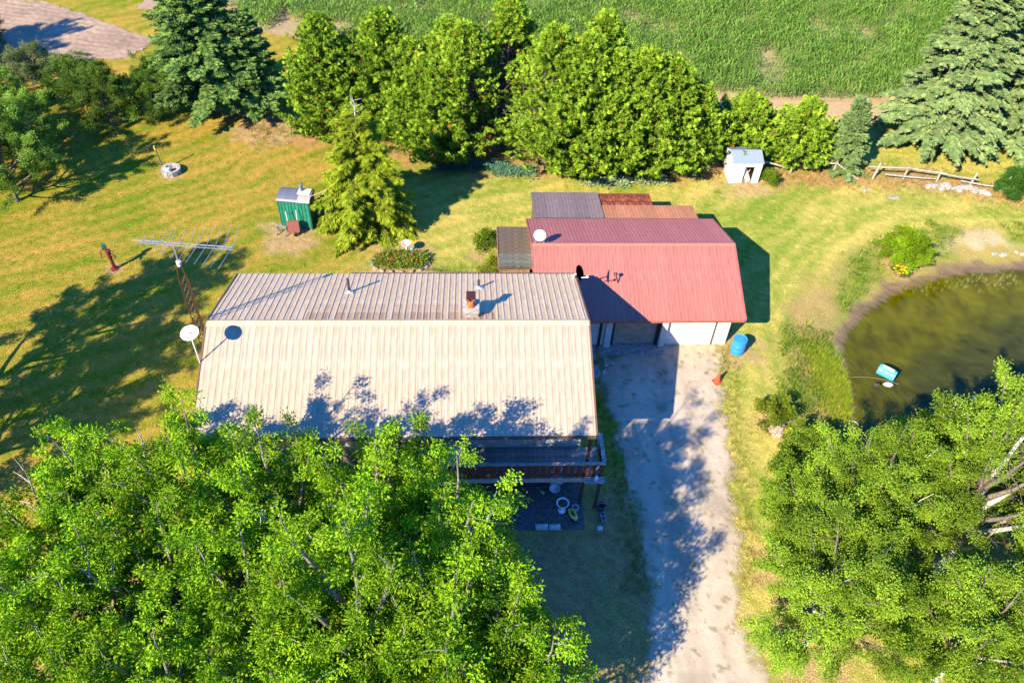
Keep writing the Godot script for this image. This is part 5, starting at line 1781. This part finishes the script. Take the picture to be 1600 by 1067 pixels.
	for s in [-1.0, 1.0]:
		for k in 7:
			b = MB.new()
			var x := -hw - 0.06 + k * 0.291
			var a := Vector3(x, eh + 0.44, 0.01 * s)
			var e := Vector3(x, eh + 0.05, s * (hz + 0.08))
			var ww := Vector3(0.285, 0, 0)
			if s > 0: b.hexa([e, e + ww, a + ww, a, e + Vector3(0, 0.02, 0), e + ww + Vector3(0, 0.02, 0), a + ww + Vector3(0, 0.02, 0), a + Vector3(0, 0.02, 0)], Color(0.20, 0.25, 0.32))
			else: b.hexa([a, a + ww, e + ww, e, a + Vector3(0, 0.02, 0), a + ww + Vector3(0, 0.02, 0), e + ww + Vector3(0, 0.02, 0), e + Vector3(0, 0.02, 0)], Color(0.20, 0.25, 0.32))
			put("roof_sheet", b.done(), M.plain, roof)
	b = MB.new()
	for x in [-hw, hw]:
		b.tri(Vector3(x, eh, -hz), Vector3(x, eh, hz), Vector3(x, eh + 0.42, 0), w)
	put("gable", b.done(), M.plain, roof)
	t = thing("fallen_door", "broken white door leaning inside the white shed's opening", "door", Vector3(21.12, height(21, -20) + 0.02, -19.95), 0.3)
	b = MB.new()
	b.box(Transform3D(Basis(Vector3.BACK, 0.35) * Basis(Vector3.RIGHT, -0.3), Vector3(0, 0.45, 0)), Vector3(0.34, 0.95, 0.03), Color(0.70, 0.68, 0.64))
	put("leaf", b.done(), M.plain, t)
	b = MB.new()
	b.beam(Vector3(-0.2, 0.05, 0.1), Vector3(0.25, 0.8, -0.05), 0.05, 0.05, Color(0.5, 0.36, 0.24))
	put("brace", b.done(), M.wood, t)
	# flower bed behind the house
	t = thing("flower_bed", "bed of orange flowers on the lawn behind the house", "flower bed", Vector3(-1.05, 0, -11.6))
	R.seed = 800
	var xf := []
	var cs := []
	var lm := leaf_cluster(8, 0.2, 0.2, 0.05, 801, -0.4)
	for k in 330:
		var p := Vector3(R.randf_range(-1.5, 1.5), 0, R.randf_range(-0.7, 0.7))
		if Vector2(p.x / 1.6, p.z / 0.8).length() > 1: continue
		p.y = R.randf_range(0.1, 0.35)
		xf.append(Transform3D(Basis(Vector3.UP, R.randf() * TAU), p))
		cs.append(leafcols(Color(0.10, 0.20, 0.02), Color(0.26, 0.36, 0.05)))
	scatter("foliage", lm, M.leaf, xf, cs, t)
	var fl := MB.new()
	for k in 6:
		var a := TAU * k / 6
		leaf(fl, Vector3.ZERO, Vector3(cos(a), 0.5, sin(a)), Vector3.UP, 0.085, 0.06, Color.WHITE)
	xf = []
	cs = []
	for k in 55:
		var p := Vector3(R.randf_range(-1.4, 1.4), R.randf_range(0.42, 0.62), R.randf_range(-0.6, 0.6))
		if Vector2(p.x / 1.6, p.z / 0.75).length() > 1: continue
		xf.append(Transform3D(Basis(Vector3.UP, R.randf() * TAU), p))
		cs.append([Color(0.42, 0.09, 0.02), Color(0.34, 0.03, 0.02), Color(0.45, 0.22, 0.05)][k % 3])
	scatter("blossoms", fl.done(), M.leaf, xf, cs, t)
	for k in 17:
		b = MB.new()
		var a := TAU * k / 17
		b.lump(Transform3D(Basis(Vector3.UP, a), Vector3(cos(a) * 1.62, 0.05, sin(a) * 0.82)), Vector3(0.34, 0.22, 0.26), 810 + k, Color(0.36, 0.30, 0.25))
		put("edging_stone", b.done(), M.concrete, t)
	t = thing("bird_bath", "pale concrete bird bath behind the orange flower bed", "bird bath", Vector3(-0.7, 0, -12.55))
	b = MB.new()
	b.lathe([Vector2(0.2, 0), Vector2(0.2, 0.06), Vector2(0.09, 0.12), Vector2(0.08, 0.6), Vector2(0.12, 0.66)], 12, Transform3D(), Color(0.60, 0.57, 0.52))
	put("pedestal", b.done(), M.concrete, t)
	b = MB.new()
	b.lathe([Vector2(0.1, 0.64), Vector2(0.3, 0.72), Vector2(0.31, 0.78), Vector2(0.27, 0.78), Vector2(0.12, 0.72), Vector2(0, 0.70)], 16, Transform3D(), Color(0.62, 0.60, 0.56))
	put("bowl", b.done(), M.concrete, t)
	t = thing("garden_ornament", "small blue garden ornament on a stick in the flower bed", "ornament", Vector3(-0.35, 0, -11.9))
	b = MB.new()
	b.tube([Vector3.ZERO, Vector3(0, 0.8, 0)], [0.015, 0.015], 5, Color(0.3, 0.3, 0.3))
	put("stick", b.done(), M.plain, t)
	b = MB.new()
	b.lump(Transform3D(Basis(), Vector3(0, 0.86, 0)), Vector3(0.2, 0.2, 0.2), 830, Color(0.10, 0.30, 0.55), 0.05)
	put("globe", b.done(), M.plain, t)
	# steps and timber edging beside the house
	t = thing("side_steps", "two grey-blue concrete steps at the house's right wall", "steps", Vector3(9.0, 0, -4.35))
	for k in 2:
		b = MB.new()
		b.bx(Vector3(-0.45, -0.05, -0.55 + k * 0.02), Vector3(0.5 - k * 0.42, 0.18 + k * 0.17, 0.45), Color(0.36, 0.40, 0.40))
		if k == 1: b = MB.new()
		if k == 1: b.bx(Vector3(-0.44, 0.182, -0.52), Vector3(0.08, 0.35, 0.42), Color(0.38, 0.42, 0.42))
		put("step", b.done(), M.concrete, t)
	t = thing("well_cover", "round grey concrete lid on the ground below the side steps", "lid", Vector3(9.15, 0, -3.1))
	b = MB.new()
	b.lathe([Vector2(0.48, 0), Vector2(0.48, 0.22), Vector2(0.45, 0.25), Vector2(0, 0.27)], 20, Transform3D(), Color(0.30, 0.33, 0.31))
	put("slab", b.done(), M.concrete, t)
	b = MB.new()
	b.tube([Vector3(-0.1, 0.26, 0), Vector3(-0.06, 0.32, 0), Vector3(0.06, 0.32, 0), Vector3(0.1, 0.26, 0)], [0.015, 0.015, 0.015, 0.015], 5, Color(0.1, 0.1, 0.1))
	put("handle", b.done(), M.plain, t)
	R.seed = 835
	for k in 9:
		b = MB.new()
		var s := R.randf_range(0.10, 0.2)
		b.lump(Transform3D(Basis(Vector3.UP, k * 1.3), Vector3.ZERO), Vector3(s, s * 0.6, s * 0.8), 840 + k, Color(0.55, 0.55, 0.52))
		var o := put("loose_stone", b.done(), M.concrete)
		o.position = Vector3(9.9 + R.randf_range(-0.35, 0.5), 0.04, -3.5 + R.randf_range(-0.7, 0.6))
		tag(o, "loose pale stone scattered by the concrete lid beside the house", "stone", "loose stones by the concrete lid")
	t = thing("timber_edging", "pale weathered timber edging along the house's right side", "edging", Vector3(9.05, 0, 0.4))
	for k in 4:
		b = MB.new()
		b.bx(Vector3(-0.05, -0.03, -2.6 + k * 1.3), Vector3(0.05, 0.13, -1.33 + k * 1.3), Color(0.44, 0.42, 0.38) * R.randf_range(0.9, 1.1))
		put("timber", b.done(), M.wood, t)
	# pale boulder and yellow flowers by the pond path
	b = MB.new()
	b.lump(Transform3D(Basis(), Vector3.ZERO), Vector3(0.85, 0.7, 0.75), 850, Color(0.52, 0.36, 0.30))
	var bo := put("boulder", b.done(), M.concrete)
	bo.position = Vector3(17.85, height(17.85, 0.6) + 0.2, 0.75)
	tag(bo, "pinkish boulder at the edge of the pond bank", "boulder")
	for s in [[18.4, 1.1, 0.3, "small yellow flowers blooming right of the pinkish boulder"], [28.6, -11.3, 0.42, "patch of yellow flowers in front of the round bush"]]:
		t = thing("yellow_flowers", s[3], "flowers", Vector3(s[0], height(s[0], s[1]), s[1]))
		xf = []
		cs = []
		var xg := []
		var cg := []
		for k in 60:
			var p := rdir() * Vector3(s[2], 0.1, s[2]) + Vector3(0, 0.35, 0)
			xf.append(Transform3D(Basis(Vector3.UP, R.randf() * TAU), p))
			cs.append(Color(0.72, 0.55, 0.02))
			xg.append(Transform3D(Basis(Vector3.UP, R.randf() * TAU), p * Vector3(1, 0.4, 1)))
			cg.append(leafcols(Color(0.08, 0.15, 0.02), Color(0.2, 0.26, 0.03)))
		scatter("blossoms", fl.done(), M.leaf, xf, cs, t)
		scatter("foliage", lm, M.leaf, xg, cg, t)
	# pale bare patches: flat stones let into the lawn
	for s in [[29.0, -19.0, 0.55, "flat pale stone in the lawn before the rail fence, left one"], [30.6, -18.1, 0.8, "larger flat pale stone in the lawn before the rail fence"]]:
		b = MB.new()
		b.lump(Transform3D(), Vector3(s[2], 0.09, s[2] * 0.6), 860 + int(s[0]), Color(0.42, 0.37, 0.29), 0.3)
		var o := put("flat_stone", b.done(), M.concrete)
		o.position = Vector3(s[0], height(s[0], s[1]) + 0.02, s[1])
		tag(o, s[3], "stone")

func pot(t: Node3D, called: String, prof: Array, col: Color):
	var b := MB.new()
	b.lathe(prof, 16, Transform3D(), col)
	put(called, b.done(), M.plain, t)

func patio_things():
	var b := MB.new()
	b.bx(Vector3(0.2, -0.05, 3.3), Vector3(7.95, 0.03, 5.95), Color(0.14, 0.125, 0.12))
	var o := put("patio", b.done(), M.concrete)
	tag(o, "dark patio paving under and before the deck", "", "", "structure")
	# white pedestal urn
	var t := thing("garden_urn", "white pedestal urn holding soil on the dark patio", "urn", Vector3(7.0, 0.03, 5.0))
	pot(t, "pedestal", [Vector2(0.18, 0), Vector2(0.18, 0.05), Vector2(0.07, 0.12), Vector2(0.07, 0.38), Vector2(0.12, 0.42)], Color(0.72, 0.74, 0.76))
	pot(t, "bowl", [Vector2(0.10, 0.42), Vector2(0.26, 0.58), Vector2(0.29, 0.62), Vector2(0.25, 0.62), Vector2(0.22, 0.58)], Color(0.76, 0.77, 0.78))
	pot(t, "soil", [Vector2(0.22, 0.575), Vector2(0, 0.60)], Color(0.10, 0.07, 0.05))
	t = thing("yellow_stool", "small yellow plastic ride-on toy on the patio's right edge", "toy", Vector3(7.45, 0.03, 5.35), 0.5)
	b = MB.new()
	b.lathe([Vector2(0.10, 0.16), Vector2(0.19, 0.18), Vector2(0.19, 0.26), Vector2(0.10, 0.28)], 14, Transform3D(Basis.from_scale(Vector3(0.8, 1, 1.7)), Vector3.ZERO), Color(0.58, 0.50, 0.10))
	put("frame", b.done(), M.plain, t)
	b = MB.new()
	b.lathe([Vector2(0, 0.10), Vector2(0.11, 0.12), Vector2(0.11, 0.20), Vector2(0, 0.22)], 12, Transform3D(Basis(), Vector3(0, 0, 0.12)), Color(0.05, 0.20, 0.24))
	put("seat", b.done(), M.plain, t)
	for z in [-0.25, 0.25]:
		b = MB.new()
		b.lathe([Vector2(0.03, -0.14), Vector2(0.1, -0.14), Vector2(0.1, 0.14), Vector2(0.03, 0.14)], 12, Transform3D(Basis(Vector3.BACK, PI / 2), Vector3(0, 0.1, z)), Color(0.05, 0.05, 0.05))
		put("wheel", b.done(), M.plain, t)
	t = thing("plant_pot", "pink and white flower pot behind the yellow toy", "flower pot", Vector3(7.58, 0.03, 5.02))
	pot(t, "pot", [Vector2(0.10, 0), Vector2(0.15, 0.26), Vector2(0.16, 0.28), Vector2(0.13, 0.28), Vector2(0.12, 0.22)], Color(0.66, 0.62, 0.62))
	b = MB.new()
	R.seed = 870
	for k in 26: leaf(b, Vector3(0, 0.24, 0) + rdir() * 0.06, (rdir() + Vector3(0, 1.1, 0)).normalized(), Vector3.UP, 0.13, 0.08, [Color(0.55, 0.25, 0.32), Color(0.12, 0.22, 0.05), Color(0.70, 0.60, 0.62)][k % 3])
	put("plant", b.done(), M.leaf, t)
	t = thing("wash_basin", "white enamel basin on the patio under the railing", "basin", Vector3(6.75, 0.03, 3.95))
	pot(t, "bowl", [Vector2(0.12, 0), Vector2(0.22, 0.14), Vector2(0.24, 0.15), Vector2(0.2, 0.14), Vector2(0.1, 0.03), Vector2(0, 0.03)], Color(0.72, 0.74, 0.76))
	pot(t, "rim", [Vector2(0.235, 0.145), Vector2(0.25, 0.155), Vector2(0.235, 0.165)], Color(0.4, 0.45, 0.55))
	t = thing("cooler_box", "pale blue-white cooler box under the deck's front edge", "cooler", Vector3(6.85, 0.03, 3.45))
	b = MB.new()
	b.bx(Vector3(-0.27, 0, -0.2), Vector3(0.27, 0.36, 0.2), Color(0.55, 0.62, 0.66))
	put("body", b.done(), M.plain, t)
	b = MB.new()
	b.bx(Vector3(-0.285, 0.362, -0.215), Vector3(0.285, 0.44, 0.215), Color(0.74, 0.76, 0.78))
	put("lid", b.done(), M.plain, t)
	for s in [[6.05, 5.85, 0.55, 0.26, "cracked pale slab at the front edge of the patio, left piece"], [6.62, 5.87, 0.5, 0.24, "pale slab at the front edge of the patio, right piece"]]:
		b = MB.new()
		b.bx(Vector3(-s[2] / 2, 0, -s[3] / 2), Vector3(s[2] / 2, 0.09, s[3] / 2), Color(0.58, 0.60, 0.60))
		o = put("edge_slab", b.done(), M.concrete)
		o.position = Vector3(s[0], 0.032, s[1])
		o.rotation.y = 0.03 * (s[0] - 6.3)
		tag(o, s[4], "slab")
	t = thing("garden_trowel", "green-handled garden trowel lying on the patio", "trowel", Vector3(6.1, 0.04, 3.95), 0.7)
	b = MB.new()
	b.tube([Vector3(0, 0.02, -0.3), Vector3(0, 0.02, 0.05)], [0.025, 0.02], 6, Color(0.15, 0.26, 0.12))
	put("handle", b.done(), M.plain, t)
	b = MB.new()
	b.box(Transform3D(Basis(), Vector3(0, 0.015, 0.16)), Vector3(0.11, 0.012, 0.22), Color(0.55, 0.55, 0.52))
	put("blade", b.done(), M.plain, t)
	# at the foot of the corner post
	t = thing("rain_barrel", "dark bucket at the foot of the deck's right corner post", "bucket", Vector3(8.75, 0, 4.95))
	pot(t, "pail", [Vector2(0.15, 0), Vector2(0.19, 0.36), Vector2(0.2, 0.38), Vector2(0.17, 0.37), Vector2(0.14, 0.05), Vector2(0, 0.05)], Color(0.05, 0.07, 0.09))
	b = MB.new()
	b.tube([Vector3(-0.19, 0.36, 0), Vector3(-0.1, 0.5, 0), Vector3(0.1, 0.5, 0), Vector3(0.19, 0.36, 0)], [0.01, 0.01, 0.01, 0.01], 5, Color(0.4, 0.4, 0.4))
	put("handle", b.done(), M.plain, t)
	t = thing("cinder_block", "grey-blue concrete block beside the deck's corner post", "block", Vector3(8.78, 0, 5.42), 0.1)
	b = MB.new()
	b.bx(Vector3(-0.1, 0, -0.2), Vector3(-0.06, 0.2, 0.2), Color(0.30, 0.36, 0.38))
	b.bx(Vector3(0.06, 0, -0.2), Vector3(0.1, 0.2, 0.2), Color(0.30, 0.36, 0.38))
	for z in [-0.18, 0.0, 0.18]: b.bx(Vector3(-0.06, 0, z - 0.02), Vector3(0.06, 0.199, z + 0.02), Color(0.30, 0.36, 0.38))
	put("shell", b.done(), M.concrete, t)
	b = MB.new()
	b.lump(Transform3D(), Vector3(0.3, 0.2, 0.25), 880, Color(0.68, 0.68, 0.68), 0.2)
	o = put("white_stone", b.done(), M.concrete)
	o.position = Vector3(8.6, 0.06, 5.95)
	tag(o, "small white stone on the ground past the deck post", "stone")
	# white cabinet at the deck's left, on the boards
	t = thing("deck_cabinet", "white lidded cabinet standing on the left of the deck", "cabinet", Vector3(2.0, 2.385, 4.2))
	b = MB.new()
	b.bx(Vector3(-0.55, 0, -0.3), Vector3(0.55, 0.75, 0.3), Color(0.66, 0.67, 0.68))
	put("body", b.done(), M.paint, t)
	b = MB.new()
	b.box(Transform3D(Basis(Vector3.RIGHT, 0.12), Vector3(0, 0.81, 0)), Vector3(1.2, 0.05, 0.7), Color(0.74, 0.75, 0.76))
	put("lid", b.done(), M.paint, t)
	t = thing("white_jug", "small white jug standing at the right end of the deck", "jug", Vector3(7.95, 2.385, 4.55))
	pot(t, "body", [Vector2(0.09, 0), Vector2(0.11, 0.15), Vector2(0.05, 0.26), Vector2(0.06, 0.32), Vector2(0, 0.3)], Color(0.76, 0.77, 0.78))
	b = MB.new()
	b.tube([Vector3(0.06, 0.29, 0), Vector3(0.15, 0.24, 0), Vector3(0.11, 0.12, 0)], [0.015, 0.015, 0.015], 6, Color(0.76, 0.77, 0.78))
	put("handle", b.done(), M.plain, t)
	t = thing("white_bottle", "white bottle on the shelf outside the deck railing", "bottle", Vector3(8.25, 2.472, 5.06))
	pot(t, "body", [Vector2(0.07, 0), Vector2(0.08, 0.2), Vector2(0.035, 0.27), Vector2(0.035, 0.31)], Color(0.76, 0.77, 0.8))
	pot(t, "cap", [Vector2(0.04, 0.31), Vector2(0.04, 0.36), Vector2(0, 0.36)], Color(0.2, 0.3, 0.5))

func fence_line():
	R.seed = 900
	var grey := Color(0.58, 0.50, 0.40)
	var parts := [
		["broken_fence", "broken fence end beside the white shed with one sloping rail", [[22.55, -21.2, 0.85, 0.0], [24.45, -20.9, 1.35, 0.1]], [[22.45, 0.80, -21.1, 24.0, 0.52, -20.75]]],
		["broken_fence", "broken fence post between two cedars with rails fallen to both sides", [[27.25, -20.7, 1.15, 0.06]], [[26.2, 0.75, -20.85, 27.2, 1.02, -20.6], [27.3, 1.0, -20.6, 28.9, 0.05, -20.15]]],
		["rail_fence", "long grey rail fence in front of the great pale spruce", [[29.9, -20.3, 1.3, 0.14], [32.0, -20.3, 1.0, 0.05], [34.2, -20.0, 0.95, -0.05], [36.3, -19.6, 1.0, 0.1], [38.2, -19.1, 1.15, 0.28]], [[29.3, 0.95, -20.35, 32.2, 0.98, -20.15], [32.0, 0.9, -20.3, 34.5, 0.78, -19.9], [34.1, 0.75, -19.95, 36.6, 0.62, -19.45], [35.6, 0.35, -19.7, 38.6, 0.28, -18.95], [30.6, 0.42, -20.25, 34.0, 0.30, -19.95]]]]
	for p in parts:
		var f0 = p[2][0]
		var o := Vector3(f0[0], height(f0[0], f0[1]), f0[1])
		var t := thing(p[0], p[1], "fence", o)
		for q in p[2]:
			var b := MB.new()
			var k := R.randf_range(0.85, 1.15)
			b.tube([Vector3(q[0], -0.25, q[1]) - o, Vector3(q[0] + q[3] * 0.5, q[2] * 0.5, q[1]) - o, Vector3(q[0] + q[3], q[2], q[1]) - o], [0.085, 0.08, 0.07], 6, grey * k)
			put("post", b.done(), M.wood, t)
		for q in p[3]:
			var b := MB.new()
			var a := Vector3(q[0], q[1], q[2]) - o
			var c := Vector3(q[3], q[4], q[5]) - o
			b.tube([a, a.lerp(c, 0.5) + Vector3(0, R.randf_range(-0.05, 0.05), 0), c], [0.06, 0.065, 0.055], 5, grey * R.randf_range(0.9, 1.2))
			put("rail", b.done(), M.wood, t)
	# white limestone along the foot of the rail fence
	for k in 22:
		var b := MB.new()
		var s := R.randf_range(0.3, 0.7)
		b.lump(Transform3D(Basis(Vector3.UP, k * 1.7), Vector3.ZERO), Vector3(s, s * 0.5, s * 0.7), 910 + k, Color(0.46, 0.43, 0.39), 0.3)
		var o := put("white_rock", b.done(), M.concrete)
		var x := R.randf_range(33.2, 37.2)
		o.position = Vector3(x, height(x, -20) + 0.08, -19.55 + (x - 33.2) * 0.16 + R.randf_range(-0.3, 0.3))
		tag(o, "white rock in the row under the right half of the rail fence", "rock", "white rocks under the rail fence")
	for k in 7:
		var b := MB.new()
		var s := R.randf_range(0.25, 0.6)
		b.lump(Transform3D(Basis(Vector3.UP, k * 2.7), Vector3.ZERO), Vector3(s, s * 0.4, s * 0.7), 940 + k, Color(0.44, 0.40, 0.35), 0.3)
		var o := put("bank_stone", b.done(), M.concrete)
		var x := R.randf_range(34.0, 39.5)
		o.position = Vector3(x, height(x, -13.2) + 0.05, -13.2 + R.randf_range(-0.4, 0.3))
		tag(o, "pale stone on the bare far bank of the pond", "stone", "pale stones on the far pond bank")
	# sticks of a brush pile behind the fence
	var t := thing("brush_pile", "heap of dry brown brush left of the white shed", "brush pile", Vector3(18.6, height(18.6, -20.8), -20.9))
	for k in 46:
		var b := MB.new()
		var p := Vector3(R.randfn(0, 0.6), R.randf_range(0.05, 0.45), R.randfn(0, 0.3))
		var d := rdir() * Vector3(1, 0.35, 1)
		b.tube([p - d * 0.6, p + Vector3(0, 0.1, 0), p + d * 0.6], [0.012, 0.016, 0.008], 4, Color(0.42, 0.27, 0.15) * R.randf_range(0.8, 1.2))
		put("stick", b.done(), M.bark, t)

func pond_things():
	var t := thing("floating_barrel", "light blue barrel floating on its side in the pond", "barrel", Vector3(25.1, -0.52, -3.55), 0.85)
	var b := MB.new()
	drum(b, Transform3D(Basis(Vector3.RIGHT, PI / 2), Vector3(0, 0, -0.45)), 0.29, 0.92, Color(0.06, 0.42, 0.66), false)
	put("drum", b.done(), M.plain, t)
	b = MB.new()
	b.bx(Vector3(-0.11, 0.285, -0.32), Vector3(0.11, 0.315, 0.30), Color(0.45, 0.66, 0.78))
	put("top_panel", b.done(), M.plain, t)
	b = MB.new()
	b.lump(Transform3D(Basis(), Vector3.ZERO), Vector3(0.5, 0.12, 0.3), 951, Color(0.70, 0.72, 0.74), 0.3)
	var o := put("floating_foam", b.done(), M.plain)
	o.position = Vector3(24.9, -0.57, -2.75)
	tag(o, "white scrap of foam floating below the blue barrel", "debris")
	b = MB.new()
	b.lump(Transform3D(Basis(), Vector3.ZERO), Vector3(0.35, 0.1, 0.25), 952, Color(0.06, 0.06, 0.05), 0.3)
	o = put("dark_stone", b.done(), M.concrete)
	o.position = Vector3(24.3, -0.57, -2.75)
	tag(o, "dark stone breaking the water left of the foam scrap", "stone")
	b = MB.new()
	b.lump(Transform3D(Basis(), Vector3.ZERO), Vector3(0.3, 0.1, 0.18), 953, Color(0.35, 0.50, 0.55), 0.2)
	o = put("floating_bottle", b.done(), M.plain)
	o.position = Vector3(29.2, -0.57, -1.9)
	tag(o, "pale blue scrap floating in the shaded part of the pond", "debris")
	b = MB.new()
	var pts := []
	var rr := []
	for k in 9:
		pts.append(Vector3(k * 0.36, 0.0, sin(k * 0.34) * -0.35 + k * 0.07))
		rr.append(0.011)
	b.tube(pts, rr, 5, Color(0.24, 0.20, 0.09))
	o = put("rope", b.done(), M.plain)
	o.position = Vector3(22.6, -0.575, -3.2)
	tag(o, "thin yellow-brown rope lying on the water by the barrel", "rope")
	R.seed = 960
	for s in [[21.3, 0.2, 0.9, 1.1, "bleached stick lying on the pond's muddy near bank"], [21.5, -0.75, 0.5, 0.4, "short bleached stick upslope on the muddy bank"], [22.3, -0.2, 0.4, 2.2, "short white stick at the water's edge"]]:
		b = MB.new()
		b.tube([Vector3(-s[2] / 2, 0.0, 0), Vector3(0, 0.05, 0.04), Vector3(s[2] / 2, 0.01, -0.02)], [0.02, 0.03, 0.015], 5, Color(0.72, 0.68, 0.62))
		o = put("stick", b.done(), M.wood)
		o.position = Vector3(s[0], height(s[0], s[1]) + 0.05, s[1])
		o.rotation.y = s[3]
		tag(o, s[4], "stick")
